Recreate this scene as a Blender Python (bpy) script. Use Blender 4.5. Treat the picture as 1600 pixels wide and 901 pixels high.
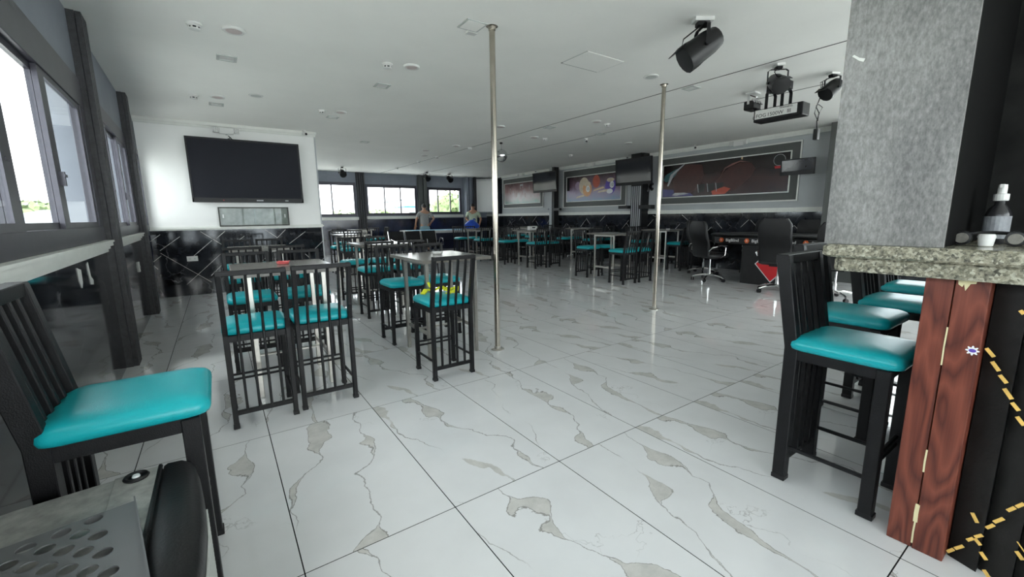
import bpy, math, random
from mathutils import Vector, Matrix
random.seed(7)
D = bpy.data
for o in list(D.objects): D.objects.remove(o)
scene = bpy.context.scene
COL = scene.collection
PI = math.pi

# ------------------------------------------------------------------ camera
CAM_H = 1.25
yaw, pitch, roll, fpx = 0.605594, 0.169337, 0.01191, 658.54
f_ = Vector((math.sin(yaw), math.cos(yaw), 0)); r_ = Vector((math.cos(yaw), -math.sin(yaw), 0)); d_ = Vector((0, 0, -1))
f2 = f_*math.cos(pitch) + d_*math.sin(pitch); d2 = d_*math.cos(pitch) - f_*math.sin(pitch)
r2 = r_*math.cos(roll) + d2*math.sin(roll); d3 = d2*math.cos(roll) - r_*math.sin(roll)
cam = D.cameras.new('camera'); cam.sensor_width = 36; cam.lens = fpx/1600*36; cam.clip_start = .02; cam.clip_end = 500
co = D.objects.new('camera', cam); COL.objects.link(co)
Mx = Matrix((r2, -d3, -f2)).transposed().to_4x4(); Mx.translation = Vector((0, 0, CAM_H))
co.matrix_world = Mx
scene.camera = co

# ------------------------------------------------------------------ exposure
vs = scene.view_settings
vs.view_transform = 'Standard'; vs.look = 'None'; vs.gamma = 1; vs.use_curve_mapping = False
vs.exposure = 2.70

# ------------------------------------------------------------------ sky: bright overcast
w = D.worlds.new('overcast_sky'); scene.world = w; w.use_nodes = True
nt = w.node_tree; nt.nodes.clear()
wo = nt.nodes.new('ShaderNodeOutputWorld'); bg = nt.nodes.new('ShaderNodeBackground')
tc = nt.nodes.new('ShaderNodeTexCoord'); mp = nt.nodes.new('ShaderNodeMapping'); mp.inputs['Scale'].default_value = (1.2, 1.2, 3.5)
nz = nt.nodes.new('ShaderNodeTexNoise'); nz.inputs['Scale'].default_value = 2.2; nz.inputs['Detail'].default_value = 6
cr = nt.nodes.new('ShaderNodeValToRGB')
cr.color_ramp.elements[0].position = .38; cr.color_ramp.elements[0].color = (.74, .80, .86, 1)
cr.color_ramp.elements[1].position = .62; cr.color_ramp.elements[1].color = (1, .985, .96, 1)
nt.links.new(tc.outputs['Generated'], mp.inputs[0]); nt.links.new(mp.outputs[0], nz.inputs['Vector'])
nt.links.new(nz.outputs['Fac'], cr.inputs[0]); nt.links.new(cr.outputs[0], bg.inputs['Color'])
bg.inputs['Strength'].default_value = 1.35
nt.links.new(bg.outputs[0], wo.inputs[0])

# ------------------------------------------------------------------ material helpers
class NT:
    def __init__(s, name):
        s.m = D.materials.new(name); s.m.use_nodes = True; s.t = s.m.node_tree
        s.b = s.t.nodes['Principled BSDF']
    def n(s, typ, **kw):
        x = s.t.nodes.new(typ)
        for k, v in kw.items(): setattr(x, k, v)
        return x
    def put(s, sock, v):
        if v is None: return
        if hasattr(v, 'is_output') or hasattr(v, 'links'): s.t.links.new(v, sock)
        else: sock.default_value = v
    def math(s, op, a, b=None, c=None, clamp=False):
        x = s.n('ShaderNodeMath', operation=op, use_clamp=clamp)
        s.put(x.inputs[0], a); s.put(x.inputs[1], b); s.put(x.inputs[2], c)
        return x.outputs[0]
    def vec(s, op, a, b=None):
        x = s.n('ShaderNodeVectorMath', operation=op); s.put(x.inputs[0], a); s.put(x.inputs[1], b); return x.outputs[0]
    def coord(s, which='Object', scale=None, loc=None, rot=None):
        c = s.n('ShaderNodeTexCoord').outputs[which]
        if scale or loc or rot:
            mp = s.n('ShaderNodeMapping'); s.put(mp.inputs[0], c)
            if scale: mp.inputs['Scale'].default_value = scale
            if loc: mp.inputs['Location'].default_value = loc
            if rot: mp.inputs['Rotation'].default_value = rot
            c = mp.outputs[0]
        return c
    def noise(s, v, scale, detail=4, rough=.55, out='Fac', dist=0):
        x = s.n('ShaderNodeTexNoise'); s.put(x.inputs['Vector'], v)
        x.inputs['Scale'].default_value = scale; x.inputs['Detail'].default_value = detail; x.inputs['Roughness'].default_value = rough
        x.inputs['Distortion'].default_value = dist
        return x.outputs[out]
    def ramp(s, f, stops):
        x = s.n('ShaderNodeValToRGB'); s.put(x.inputs[0], f)
        e = x.color_ramp.elements
        while len(e) < len(stops): e.new(.5)
        for q, (p, c) in zip(e, stops): q.position = p; q.color = (*c, 1) if len(c) == 3 else c
        return x.outputs[0]
    def mix(s, f, a, b):
        x = s.n('ShaderNodeMix', data_type='RGBA'); s.put(x.inputs[0], f)
        s.put(x.inputs[6], (*a, 1) if isinstance(a, tuple) and len(a) == 3 else a); s.put(x.inputs[7], (*b, 1) if isinstance(b, tuple) and len(b) == 3 else b)
        return x.outputs[2]
    def sm(s, v, a, b):   # smoothstep a..b -> 0..1
        x = s.n('ShaderNodeMapRange', interpolation_type='SMOOTHSTEP'); s.put(x.inputs[0], v)
        x.inputs[1].default_value = a; x.inputs[2].default_value = b
        return x.outputs[0]
    def bump(s, h, strength=.2, dist=.01):
        x = s.n('ShaderNodeBump'); x.inputs['Strength'].default_value = strength; x.inputs['Distance'].default_value = dist
        s.put(x.inputs['Height'], h); s.t.links.new(x.outputs[0], s.b.inputs['Normal'])
    def set(s, color=None, rough=None, metal=None, **kw):
        if color is not None: s.put(s.b.inputs['Base Color'], (*color, 1) if isinstance(color, tuple) and len(color) == 3 else color)
        if rough is not None: s.put(s.b.inputs['Roughness'], rough)
        if metal is not None: s.put(s.b.inputs['Metallic'], metal)
        for k, v in kw.items(): s.put(s.b.inputs[k], v)
        return s

def mottled(name, c, var=.12, scale=8, rough=.5, metal=0, bump=0, bscale=60, **kw):
    q = NT(name); co = q.coord('Object')
    f = q.noise(co, scale, 5)
    lo = tuple(max(0, x*(1-var)) for x in c); hi = tuple(min(1, x*(1+var)) for x in c)
    q.set(q.ramp(f, [(.3, lo), (.7, hi)]), rough, metal, **kw)
    if bump: q.bump(q.noise(co, bscale, 3), bump, .004)
    return q.m

M = {}
M['black_metal'] = mottled('black_powder_coat', (.0045, .0045, .0055), .3, 20, .42, 0, .25, 300, **{'Specular IOR Level': .3})
M['teal'] = mottled('teal_vinyl', (.007, .335, .375), .05, 3, .30, 0, .12, 260, **{'Specular IOR Level': .38})
M['steel'] = mottled('brushed_steel', (.52, .50, .46), .08, 30, .3, 1)
M['chrome'] = mottled('chrome', (.75, .75, .75), .03, 8, .1, 1)
M['brass_steel'] = mottled('pole_steel', (.40, .365, .31), .06, 20, .22, 1)
M['laminate'] = mottled('grey_laminate', (.15, .14, .125), .15, 6, .22, 0)
M['plaster'] = mottled('ceiling_paint', (.875, .87, .835), .025, 1.5, .75, 0, .08, 40)
M['white_wall'] = mottled('white_wall_paint', (.84, .84, .82), .02, 2, .55)
M['grey_wall'] = mottled('grey_wall_paint', (.42, .44, .45), .05, 3, .6)
M['grey_blue'] = mottled('slate_wall_paint', (.21, .23, .27), .08, 3, .5)
M['dark_band'] = mottled('dark_grey_paint', (.075, .08, .077), .08, 4, .5)
M['white_trim'] = mottled('white_trim', (.72, .73, .69), .04, 10, .45)
M['frame_alu'] = mottled('dark_window_aluminium', (.05, .048, .062), .12, 12, .35, .3)
M['charcoal'] = mottled('charcoal_cladding', (.032, .032, .035), .4, 30, .5, 0, .3, 90)
M['grout'] = mottled('grout', (.012, .012, .012), .2, 20, .9, **{'Specular IOR Level': .1})
M['black_plastic'] = mottled('black_plastic', (.008, .008, .009), .2, 15, .38, 0, .15, 200, **{'Specular IOR Level': .35})
M['matte_black'] = mottled('matte_black', (.0025, .0025, .0025), .2, 15, .8, 0, **{'Specular IOR Level': .1})
M['niche_black'] = mottled('niche_black_marble', (.010, .010, .0095), .6, 9, .6, **{'Specular IOR Level': .15})
M['black_soft'] = mottled('black_leather', (.007, .007, .008), .2, 12, .40, 0, .15, 120, **{'Specular IOR Level': .35})
M['screen'] = mottled('tv_screen', (.012, .013, .017), .1, 3, .10)
M['matte_screen'] = mottled('matte_tv_screen', (.011, .012, .018), .05, 3, .55, **{'Specular IOR Level': .2})
M['white_plastic'] = mottled('white_plastic', (.68, .68, .66), .04, 12, .4)
M['pink_diff'] = mottled('pinkish_diffuser', (.55, .47, .46), .05, 10, .5)
M['grey_diff'] = mottled('grey_speaker_grille', (.50, .52, .50), .05, 60, .6)
M['dark_gap'] = mottled('dark_gap', (.02, .02, .02), .1, 5, .9)
M['red'] = mottled('red_print', (.70, .012, .02), .05, 5, .35)
M['orange'] = mottled('orange_print', (.75, .13, .02), .1, 5, .5)
M['print_white'] = mottled('white_print', (.8, .8, .8), .03, 5, .5)
M['gold'] = mottled('gold_inlay', (.75, .47, .12), .2, 30, .4)
M['yellow_cloth'] = mottled('yellow_green_cloth', (.58, .62, .02), .2, 25, .7)
M['glass_tube'] = mottled('clear_cap', (.7, .75, .75), .05, 10, .1)
M['blue_cloth'] = mottled('pool_cloth', (.10, .28, .42), .05, 12, .8)
M['navy'] = mottled('navy_panel', (.018, .022, .045), .15, 8, .3)
M['blue_bag'] = mottled('blue_plastic_bag', (.02, .09, .55), .2, 14, .4)
M['skin'] = mottled('skin', (.42, .22, .14), .06, 12, .55)
M['hair'] = mottled('dark_hair', (.02, .015, .012), .2, 60, .6)
M['shirt_grey'] = mottled('grey_shirt', (.28, .28, .27), .1, 30, .85)
M['shirt_green'] = mottled('pale_green_shirt', (.45, .52, .38), .12, 30, .85)
M['jeans'] = mottled('light_blue_shorts', (.20, .33, .38), .12, 30, .85)
M['dark_trousers'] = mottled('dark_trousers', (.03, .03, .04), .15, 30, .85)
M['scratched_grey'] = mottled('scratched_panel', (.34, .34, .32), .28, 30, .35, .2, .1, 120)
M['plate_grey'] = mottled('grey_sheet_metal', (.17, .175, .18), .06, 5, .45, .4)
M['amber_glass'] = mottled('dark_bottle', (.02, .02, .022), .2, 20, .2)
M['label_grey'] = mottled('bottle_label', (.25, .26, .28), .25, 45, .6)
M['pad_grey'] = mottled('grey_ear_pad', (.2, .19, .17), .2, 80, .8)
M['cream'] = mottled('cream_scrap', (.7, .63, .38), .05, 20, .8)
M['purple'] = mottled('purple_print', (.10, .06, .40), .05, 20, .5)
M['ext_white'] = mottled('rendered_facade', (.62, .60, .55), .12, .6, .85)
M['ext_grey'] = mottled('weathered_concrete', (.36, .35, .32), .3, 1.2, .9)
M['ext_roof'] = mottled('sheet_roof', (.33, .36, .40), .15, 1, .6)
M['ext_dark'] = mottled('facade_window', (.10, .12, .13), .15, 2, .2)
M['leaf'] = mottled('tree_foliage', (.22, .29, .13), .35, 1.6, .8, 0, .8, 5)
M['bark'] = mottled('tree_bark', (.12, .09, .06), .3, 6, .9)
M['ground'] = mottled('outdoor_ground', (.70, .69, .65), .2, .2, .9)
M['blue_roof'] = mottled('blue_tarp', (.05, .18, .55), .1, 2, .5)

def mat_glass():
    q = NT('window_glass'); t = q.t; t.nodes.remove(q.b)
    tr = q.n('ShaderNodeBsdfTransparent'); tr.inputs[0].default_value = (.93, .96, .96, 1)
    gl = q.n('ShaderNodeBsdfGlossy'); gl.inputs['Roughness'].default_value = .02
    fr = q.n('ShaderNodeFresnel'); fr.inputs[0].default_value = 1.45
    fac = q.math('MULTIPLY', fr.outputs[0], q.math('SUBTRACT', 1, q.n('ShaderNodeNewGeometry').outputs['Backfacing']))
    mx = q.n('ShaderNodeMixShader'); t.links.new(fac, mx.inputs[0]); t.links.new(tr.outputs[0], mx.inputs[1]); t.links.new(gl.outputs[0], mx.inputs[2])
    t.links.new(mx.outputs[0], t.nodes['Material Output'].inputs[0]); return q.m
M['glass'] = mat_glass()

def mat_marble_floor():
    q = NT('white_marble_tile'); c = q.coord('Object')
    oi = q.n('ShaderNodeObjectInfo')
    rnd = q.math('FLOOR', q.math('MULTIPLY', oi.outputs['Random'], 6))
    comb = q.n('ShaderNodeCombineXYZ'); q.put(comb.inputs[2], q.math('MULTIPLY', rnd, 3.7))
    p = q.vec('ADD', c, comb.outputs[0])
    sx = q.n('ShaderNodeSeparateXYZ'); q.put(sx.inputs[0], c); X, Y = sx.outputs[0], sx.outputs[1]
    sgn = q.math('SUBTRACT', q.math('MULTIPLY', q.math('MODULO', rnd, 2), 2), 1)
    wl = q.math('SUBTRACT', q.noise(p, 1.5, 3, .5), .5)
    wf = q.math('SUBTRACT', q.noise(p, 6.5, 6, .62), .5)
    warp = q.math('ADD', q.math('MULTIPLY', wl, .50), q.math('MULTIPLY', wf, .085))
    fills, lines = [], []
    for (off, slope, seed, wmax, vt) in ((-.08, .22, 3.1, .105, .26), (.17, .30, 8.7, .065, .46)):
        u = q.math('ADD', q.math('ADD', X, q.math('MULTIPLY', q.math('MULTIPLY', Y, sgn), slope)), q.math('ADD', warp, off))
        cs = q.n('ShaderNodeCombineXYZ'); q.put(cs.inputs[2], seed)
        pp = q.vec('ADD', p, cs.outputs[0])
        wn = q.noise(pp, 1.9, 2, .5); fn = q.noise(pp, 15, 3, .6)
        wd = q.math('MULTIPLY', q.math('MULTIPLY', q.sm(wn, .47, .74), wmax), q.math('ADD', .35, q.math('MULTIPLY', fn, 1.3)))
        a = q.math('ABSOLUTE', u)
        fills.append(q.math('MULTIPLY', q.math('SUBTRACT', 1, q.sm(q.math('SUBTRACT', a, wd), 0, .004)), q.sm(wd, .001, .010)))
        edge = q.math('ABSOLUTE', q.math('SUBTRACT', a, wd))
        vis = q.sm(q.noise(pp, 1.8, 2), vt, vt+.12)
        lw = q.math('SUBTRACT', 1, q.sm(q.math('DIVIDE', edge, q.math('ADD', .4, q.math('MULTIPLY', fn, 1.4))), .0006, .0034))
        lines.append(q.math('MULTIPLY', lw, vis))
    vo = q.n('ShaderNodeTexVoronoi', feature='DISTANCE_TO_EDGE')
    q.put(vo.inputs['Vector'], q.vec('ADD', p, q.vec('MULTIPLY', q.noise(p, 2.6, 5, .62, 'Color'), (.75, .75, 0)))); vo.inputs['Scale'].default_value = 1.7
    fine = q.math('MULTIPLY', q.math('SUBTRACT', 1, q.sm(vo.outputs['Distance'], .0006, .006)), q.sm(q.noise(p, 1.9, 2), .55, .66))
    fill = fills[0]; line = lines[0]
    for x in fills[1:]: fill = q.math('MAXIMUM', fill, x)
    for x in lines[1:]: line = q.math('MAXIMUM', line, x)
    line = q.math('MAXIMUM', line, q.math('MULTIPLY', fine, .6))
    base = q.ramp(q.noise(p, 3, 4), [(.3, (.645, .65, .655)), (.7, (.70, .705, .71))])
    fc = q.ramp(q.noise(p, 12, 5, .65), [(.3, (.43, .42, .395)), (.7, (.60, .585, .555))])
    col = q.mix(q.math('MULTIPLY', fill, .9), base, fc)
    col = q.mix(q.math('MULTIPLY', line, .75), col, (.20, .19, .18))
    q.set(col, q.ramp(q.noise(p, 5, 3), [(.3, (.035,)*3), (.7, (.07,)*3)]))
    return q.m
M['floor_tile'] = mat_marble_floor()

def mat_black_marble():
    q = NT('black_marble'); c = q.coord('Object')
    wv = q.vec('ADD', c, q.vec('MULTIPLY', q.noise(c, 2, 4, .6, 'Color'), (.6, .6, .6)))
    vo = q.n('ShaderNodeTexVoronoi', feature='DISTANCE_TO_EDGE'); q.put(vo.inputs['Vector'], wv); vo.inputs['Scale'].default_value = 1.6
    v = q.math('MULTIPLY', q.math('SUBTRACT', 1, q.sm(vo.outputs['Distance'], .002, .016)), q.sm(q.noise(c, 2.4, 2), .5, .65))
    cl = q.ramp(q.noise(c, 3, 6, .65), [(.45, (.010, .011, .014)), (.75, (.03, .034, .042))])
    q.set(q.mix(q.math('MULTIPLY', v, .5), cl, (.25, .25, .27)), .07)
    return q.m
M['black_marble'] = mat_black_marble()

def mat_granite():
    q = NT('speckled_granite'); c = q.coord('Object')
    vo = q.n('ShaderNodeTexVoronoi'); q.put(vo.inputs['Vector'], c); vo.inputs['Scale'].default_value = 120
    a = q.ramp(vo.outputs['Color'], [(.2, (.02, .02, .018)), (.42, (.18, .17, .12)), (.6, (.32, .30, .22)), (.85, (.62, .60, .48))])
    b = q.ramp(q.noise(c, 60, 4, .7), [(.4, (.10, .10, .08)), (.62, (.42, .40, .31))])
    q.set(q.mix(.5, a, b), .18); return q.m
M['granite'] = mat_granite()

def mat_wood():
    q = NT('mahogany_board'); c = q.coord('Object', scale=(7, 7, 1.1))
    n1 = q.noise(c, 1.0, 2, .4)
    rings = q.math('FRACT', q.math('MULTIPLY', n1, 17))
    rg = q.math('ABSOLUTE', q.math('SUBTRACT', rings, .5))
    fib = q.noise(q.coord('Object', scale=(160, 160, 4)), 1, 3)
    f = q.math('ADD', q.math('MULTIPLY', rg, 1.3), q.math('MULTIPLY', fib, .45))
    q.set(q.ramp(f, [(.15, (.06, .012, .007)), (.45, (.125, .028, .016)), (.9, (.20, .052, .030))]), .42)
    q.bump(fib, .15, .003); return q.m
M['wood'] = mat_wood()

def mat_concrete_lam():
    q = NT('concrete_look_laminate'); c = q.coord('Object', scale=(1, 1, .45))
    f = q.math('ADD', q.math('MULTIPLY', q.noise(c, 4, 6, .6), .42), q.math('MULTIPLY', q.noise(c, 85, 5, .75), .58))
    q.set(q.ramp(f, [(.36, (.10, .10, .097)), (.5, (.20, .198, .19)), (.66, (.34, .335, .325))]), .5); q.bump(f, .1, .004); return q.m
M['concrete_lam'] = mat_concrete_lam()

def mat_disco():
    q = NT('mirror_ball'); c = q.coord('Object')
    sp = q.n('ShaderNodeSeparateXYZ'); q.put(sp.inputs[0], c)
    q.set((.75, .75, .75), .08, 1.0); return q.m
M['mirror'] = mat_disco()

def mat_print(name, stops, scale=3, axis=2, lo=-.4, hi=.4):
    q = NT(name); c = q.coord('Object'); sp = q.n('ShaderNodeSeparateXYZ'); q.put(sp.inputs[0], c)
    g = q.math('DIVIDE', q.math('SUBTRACT', sp.outputs[axis], lo), hi-lo)
    g = q.math('ADD', g, q.math('MULTIPLY', q.math('SUBTRACT', q.noise(c, scale, 5), .5), .5))
    q.set(q.ramp(g, stops), .25); return q.m
M['print_rain'] = mat_print('print_pink_lights', [(.0, (.22, .35, .30)), (.25, (.42, .36, .36)), (.6, (.33, .20, .20)), (1, (.10, .06, .06))], 5)
M['print_balls'] = mat_print('print_pool_balls_back', [(0, (.22, .30, .42)), (.3, (.34, .28, .40)), (.6, (.18, .11, .15)), (1, (.05, .03, .03))], 5)
M['print_dark'] = mat_print('print_dark_party', [(0, (.03, .012, .014)), (.4, (.045, .015, .014)), (.7, (.02, .010, .010)), (1, (.006, .005, .005))], 3)
for nm, c in dict(p_orange=(.62, .30, .13), p_cream=(.58, .48, .36), p_redball=(.40, .06, .03), p_purple=(.09, .05, .35), p_mauve=(.30, .20, .30), p_redskin=(.05, .013, .011), p_teal=(.05, .13, .14), p_blue=(.05, .05, .17), p_cue=(.62, .45, .28), p_ink=(.01, .01, .01), p_rim=(.16, .07, .06), p_pale=(.4, .4, .42)).items():
    M[nm] = mottled(nm, c, .15, 12, .3)

# ------------------------------------------------------------------ mesh helpers
class MB:
    def __init__(s): s.v = []; s.f = []
    def add(s, vs, fs):
        o = len(s.v); s.v += [tuple(x) for x in vs]; s.f += [tuple(i+o for i in f) for f in fs]; return s
    def box(s, c, d, rz=0):
        x, y, z = c; a, b, h = d[0]/2, d[1]/2, d[2]/2; vs = []
        cr, sr = math.cos(rz), math.sin(rz)
        for dz in (-h, h):
            for dx, dy in ((-a, -b), (a, -b), (a, b), (-a, b)): vs.append((x+dx*cr-dy*sr, y+dx*sr+dy*cr, z+dz))
        return s.add(vs, [(3, 2, 1, 0), (4, 5, 6, 7), (0, 1, 5, 4), (1, 2, 6, 5), (2, 3, 7, 6), (3, 0, 4, 7)])
    def bb(s, a, b): return s.box([(p+q)/2 for p, q in zip(a, b)], [abs(q-p) for p, q in zip(a, b)])
    def path(s, pts, w, h, up=(1, 0, 0)):   # rectangular section swept along pts; w along 'up', h across
        up = Vector(up); P = [Vector(p) for p in pts]; vs = []; n = len(P)
        for i, p in enumerate(P):
            t = (P[min(i+1, n-1)]-P[max(i-1, 0)]).normalized()
            sd = t.cross(up).normalized(); u = sd.cross(t).normalized()
            for a, b in ((-1, -1), (1, -1), (1, 1), (-1, 1)): vs.append(p+u*(a*w/2)+sd*(b*h/2))
        fs = [(3, 2, 1, 0), tuple((n-1)*4+i for i in range(4))]
        for i in range(n-1):
            for k in range(4): fs.append((i*4+k, i*4+(k+1) % 4, i*4+4+(k+1) % 4, i*4+4+k))
        return s.add(vs, fs)
    def tube(s, pts, r, n=8, r2=None):
        P = [Vector(p) for p in pts]; m = len(P); vs = []
        rr = r if isinstance(r, (list, tuple)) else [r+(((r2-r)*i/(m-1)) if r2 is not None else 0) for i in range(m)]
        ref = Vector((0, 0, 1))
        if abs((P[1]-P[0]).normalized().dot(ref)) > .95: ref = Vector((1, 0, 0))
        for i, p in enumerate(P):
            t = (P[min(i+1, m-1)]-P[max(i-1, 0)]).normalized()
            a = t.cross(ref).normalized(); b = t.cross(a).normalized()
            for k in range(n):
                th = 2*PI*k/n; vs.append(p+a*(rr[i]*math.cos(th))+b*(rr[i]*math.sin(th)))
        fs = [tuple(range(n)), tuple(reversed(range((m-1)*n, m*n)))]
        for i in range(m-1):
            for k in range(n): fs.append((i*n+k, i*n+n+k, i*n+n+(k+1) % n, i*n+(k+1) % n))
        return s.add(vs, fs)
    def lathe(s, prof, c=(0, 0, 0), n=20, axis='z', squash=1):
        vs = []; m = len(prof)
        for r, z in prof:
            for k in range(n):
                th = 2*PI*k/n; x, y = r*math.cos(th), r*math.sin(th)*squash
                q = {'z': (x, y, z), 'x': (z, x, y), 'y': (x, z, y)}[axis]
                vs.append((q[0]+c[0], q[1]+c[1], q[2]+c[2]))
        fs = [tuple(reversed(range(n))), tuple(range((m-1)*n, m*n))]
        for i in range(m-1):
            for k in range(n): fs.append((i*n+k, i*n+(k+1) % n, i*n+n+(k+1) % n, i*n+n+k))
        return s.add(vs, fs)
    def rings(s, rings):    # list of equal-length loops, capped
        n = len(rings[0]); m = len(rings); vs = [p for r in rings for p in r]
        fs = [tuple(reversed(range(n))), tuple(range((m-1)*n, m*n))]
        for i in range(m-1):
            for k in range(n): fs.append((i*n+k, i*n+(k+1) % n, i*n+n+(k+1) % n, i*n+n+k))
        return s.add(vs, fs)
    def prism(s, poly, z0, z1, axis='z'):
        def m(p, h): return {'z': (p[0], p[1], h), 'x': (h, p[0], p[1]), 'y': (p[0], h, p[1])}[axis]
        return s.rings([[m(p, z0) for p in poly], [m(p, z1) for p in poly]])
    def sphere(s, c, r, n=16, m=10, sc=(1, 1, 1)):
        rs = []
        for i in range(1, m):
            th = PI*i/m; rs.append([(c[0]+sc[0]*r*math.sin(th)*math.cos(2*PI*k/n), c[1]+sc[1]*r*math.sin(th)*math.sin(2*PI*k/n), c[2]-sc[2]*r*math.cos(th)) for k in range(n)])
        return s.rings(rs)
    def mesh(s, name):
        me = D.meshes.new(name); me.from_pydata(s.v, [], s.f); me.update(); return me
    def build(s, name, mat, parent=None, smooth=False, bevel=0, loc=None):
        me = s.mesh(name)
        bm_fix(me)
        me.materials.append(M[mat] if isinstance(mat, str) else mat)
        if smooth: smooth_mesh(me)
        o = D.objects.new(name, me); COL.objects.link(o)
        if parent: o.parent = parent
        if loc: o.location = loc
        if bevel:
            b = o.modifiers.new('bevel', 'BEVEL'); b.width = bevel; b.segments = 2; b.limit_method = 'ANGLE'
        return o
import bmesh
def bm_fix(me):
    b = bmesh.new(); b.from_mesh(me); bmesh.ops.recalc_face_normals(b, faces=b.faces); b.to_mesh(me); b.free()
def smooth_mesh(me, ang=.7):
    for p in me.polygons: p.use_smooth = True
    try: me.set_sharp_from_angle(angle=ang)
    except Exception: pass

def rrect(wd, dp, r, n=4, c=(0, 0)):
    pts = []
    for cx, cy, a0 in ((1, 1, 0), (-1, 1, PI/2), (-1, -1, PI), (1, -1, 1.5*PI)):
        for i in range(n+1):
            a = a0+PI/2*i/n
            pts.append((c[0]+cx*(wd/2-r)+r*math.cos(a), c[1]+cy*(dp/2-r)+r*math.sin(a)))
    return pts

def tag(o, label=None, cat=None, group=None, kind=None):
    if label: o['label'] = label
    if cat: o['category'] = cat
    if group: o['group'] = group
    if kind: o['kind'] = kind
    return o
def thing(name, label, cat, loc=(0, 0, 0), rz=0, group=None, kind=None, rot=None):
    o = D.objects.new(name, None); o.empty_display_size = .1; COL.objects.link(o)
    o.location = loc; o.rotation_euler = rot if rot else (0, 0, rz)
    return tag(o, label, cat, group, kind)
def copy_tree(o, parent=None):
    c = o.copy(); COL.objects.link(c); c.parent = parent
    for ch in list(o.children): copy_tree(ch, c)
    return c
def text(body, size, name, mat, parent, loc, rot, extrude=.001, sx=1):
    cu = D.curves.new('lettering', 'FONT'); cu.body = body; cu.size = size; cu.extrude = extrude; cu.align_x = 'CENTER'; cu.align_y = 'CENTER'; cu.resolution_u = 3
    t = D.objects.new('lettering_tmp', cu); COL.objects.link(t)
    dg = bpy.context.evaluated_depsgraph_get(); me = D.meshes.new_from_object(t.evaluated_get(dg))
    D.objects.remove(t); me.materials.clear(); me.materials.append(M[mat])
    o = D.objects.new(name, me); COL.objects.link(o); o.parent = parent; o.location = loc; o.rotation_euler = rot; o.scale = (sx, 1, 1)
    return o

ZC = 2.83
XR = 9.55      # right wall
YB = 15.6      # back wall
YT = 8.85      # wall with the big television
XT = 1.68      # its free corner
YN = -3.6      # wall behind the camera
def XL(y): return -.76-.03*(y-4.7)

# ------------------------------------------------------------------ FLOOR
fl = tag(MB().bb((-1.3, YN-.2, -.25), (XR+.3, YB+.3, -.0007)).build('floor', 'grout'), 'white marble tiled floor with grey veins and thin dark joints', 'floor', kind='structure')
tile = MB().rings([[(x, y, -.012) for x, y in rrect(.5955, 1.1955, .001, 1)], [(x, y, 0) for x, y in rrect(.5955, 1.1955, .001, 1)]]).mesh('tile')
bm_fix(tile); tile.materials.append(M['floor_tile'])
for i in range(-2, 16):
    for j in range(-4, 12):
        cx, cy = .13+.6*(i+.5), 1.51+1.2*(j+.5)
        o = D.objects.new('tile', tile); COL.objects.link(o); o.parent = fl; o.location = (cx, cy, 0)

# ------------------------------------------------------------------ CEILING
ce = tag(MB().bb((-1.3, YN-.2, ZC), (XR+.3, YB+.3, ZC+.2)).build('ceiling', 'plaster'), 'off-white painted ceiling with flush fittings', 'ceiling', kind='structure')
for x in (5.02, 6.42):
    MB().bb((x-.006, -3, ZC-.003), (x+.006, 15.4, ZC+.01)).build('ceiling_joint', 'dark_gap', ce)

# ------------------------------------------------------------------ WINDOWS (generic, local frame: u along wall, v towards outside, z)
class Fr:     # wall frame: maps (u, v, z) to world
    def __init__(s, o, du, dv): s.o = Vector(o); s.du = Vector(du); s.dv = Vector(dv)
    def P(s, u, v, z): return s.o+s.du*u+s.dv*v+Vector((0, 0, z))
    def box(s, mb, a, b):
        vs = [s.P(u, v, z) for z in (a[2], b[2]) for (u, v) in ((a[0], a[1]), (b[0], a[1]), (b[0], b[1]), (a[0], b[1]))]
        return mb.add(vs, [(3, 2, 1, 0), (4, 5, 6, 7), (0, 1, 5, 4), (1, 2, 6, 5), (2, 3, 7, 6), (3, 0, 4, 7)])
def wall_with_holes(F, u0, u1, z0, z1, t, holes, mb):
    us = sorted(holes, key=lambda h: h[0]); cur = u0
    for (a, b, lo, hi) in us:
        F.box(mb, (cur, 0, z0), (a, t, z1)); F.box(mb, (a, 0, z0), (b, t, lo)); F.box(mb, (a, 0, hi), (b, t, z1)); cur = b
    F.box(mb, (cur, 0, z0), (u1, t, z1)); return mb
wcount = [0]
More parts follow.
